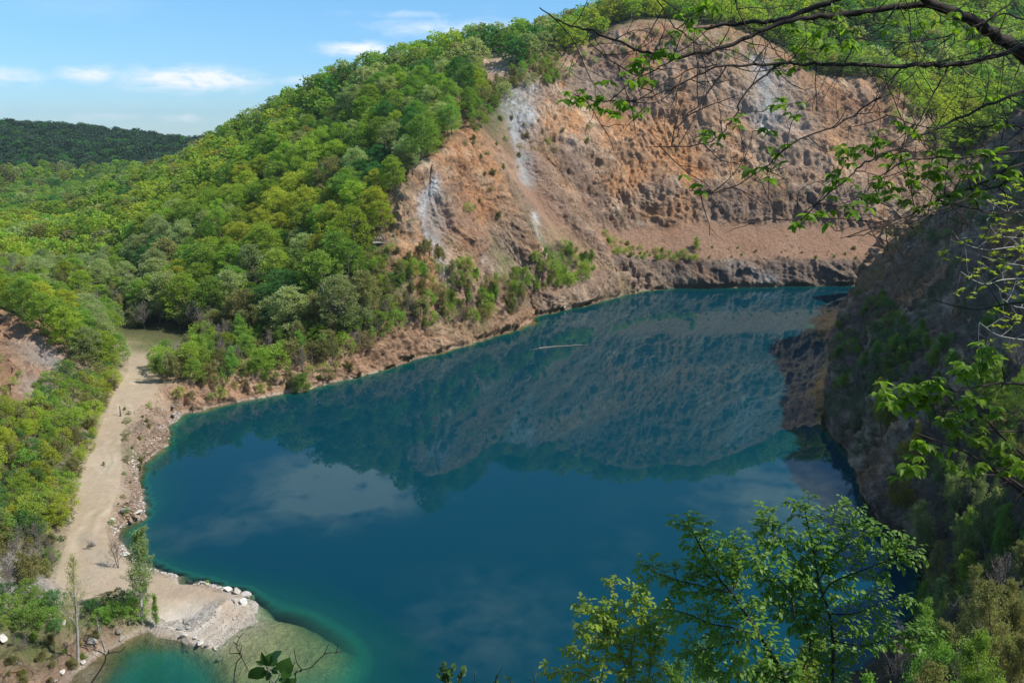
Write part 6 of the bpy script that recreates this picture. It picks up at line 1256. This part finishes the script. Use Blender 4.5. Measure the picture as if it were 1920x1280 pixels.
sprig('bare_twig', 'bare forked twig rising right of the glossy sprig', 'twig', [[(960, 900), (1000, 760), (1030, 630), (1040, 605), (1020, 480), (970, 270)], [(1040, 605), (1180, 570), (1310, 510), (1460, 365), (1610, 350), (1715, 325)], [(1460, 365), (1510, 230)], [(1610, 350), (1630, 235)], [(960, 680), (1040, 605)], [(950, 580), (1020, 490)]], None, 3.1, .0035, BK['dark'], None)
sprig('bare_twig', 'bare upright twig rising left of the glossy sprig', 'twig', [[(85, 900), (80, 800), (130, 500), (140, 380), (110, 240), (155, 120), (210, 40)], [(110, 240), (60, 210)], [(155, 120), (130, 105)], [(140, 355), (40, 350), (40, 280)], [(165, 370), (185, 250)], [(140, 370), (165, 370), (280, 580), (330, 650)], [(280, 580), (235, 605)]], None, 3.1, .003, BK['dark'], None)
sprig('bare_twig', 'thin bare twig over the small bay at the bottom left', 'twig', [[(-2090, 800), (-1864, 488), (-1808, 352), (-1680, 320), (-1560, 240)], [(-1808, 352), (-1830, 290)]], None, 3.1, .0035, BK['dark'], None)
gg = np.random.default_rng(9); lv = []
for s0, e0, n in [((235, 512), (180, 285), 15), ((395, 512), (420, 370), 11), ((240, 480), (330, 320), 9), ((260, 500), (160, 420), 7)]:
    for k in range(n): t_ = (k + .5) / n; b_ = (s0[0] + (e0[0] - s0[0]) * t_, s0[1] + (e0[1] - s0[1]) * t_); a = gg.uniform(0, 6.28); lv.append((b_, (b_[0] + 58 * math.cos(a), b_[1] + 42 * math.sin(a) - 12), 1.7))
sprig('leafy_sprig', 'small dark round-leaved sprig at the bottom edge in the middle', 'sprig', [[(250, 640), (240, 512), (200, 400), (180, 285)], [(300, 620), (390, 512), (405, 430), (425, 370)], [(235, 500), (290, 400), (335, 320)], [(250, 520), (200, 470), (150, 430)]], lv, 3.4, .004, BK['dark'], LFD, conv=z6)
sprig('budding_twig', 'budding twigs peeking over the bottom edge right of the round-leaved sprig', 'twig', [[(850, 640), (845, 540), (860, 440), (876, 320)], [(840, 560), (830, 480), (840, 400)], [(580, 640), (580, 512), (578, 390)], [(1010, 640), (1000, 500), (940, 440)], [(1320, 640), (1300, 500), (1260, 345)], [(1300, 520), (1210, 468)]],
      [((830, 490), (790, 500), 1.2), ((830, 490), (880, 500), 1.2), ((835, 450), (845, 390), 1.0), ((950, 450), (920, 430), 1.6), ((985, 480), (995, 430), 1.2), ((1010, 500), (1045, 490), 1.3), ((1290, 500), (1265, 492), 1.3), ((578, 400), (585, 385), 1.4), ((615, 500), (610, 470), 1.2)], 3.4, .003, BK['dark'], LFD, conv=z6)

# unseen trees added beside the viewpoint to throw shade on the thicket
for i, (x, y, sc_) in enumerate([(24, 7, 1.0), (31, 13, 1.1), (28, 2, 1.0), (36, 8, 1.1)]):
    g_ = np.random.default_rng(800 + i); place('broad', 'mid', (x, y, ground(x, y) - .2), sc_, 'broadleaf_tree', 'green shade tree added out of view beyond the right edge', 'tree', 'unseen shade trees added beside the viewpoint', g_)
# ------------------------------------------------------------------ haze over the valley
hb_ = bmesh.new(); bmesh.ops.create_cube(hb_, size=1.0); hm_ = bpy.data.meshes.new('haze'); hb_.to_mesh(hm_); hb_.free()
hz = link('haze', hm_); hz.location = (0, 700, 92); hz.scale = (10400, 11400, 244)
m, t = mat('haze'); pv = nd(t, 'ShaderNodeVolumePrincipled'); pv.inputs['Color'].default_value = (.72, .84, 1, 1); pv.inputs['Density'].default_value = HAZE; pv.inputs['Anisotropy'].default_value = .3
ho = nd(t, 'ShaderNodeOutputMaterial'); t.links.new(pv.outputs[0], ho.inputs['Volume']); hm_.materials.append(m); tag(hz, 'thin bluish haze filling the valley air', 'haze', None, 'stuff')
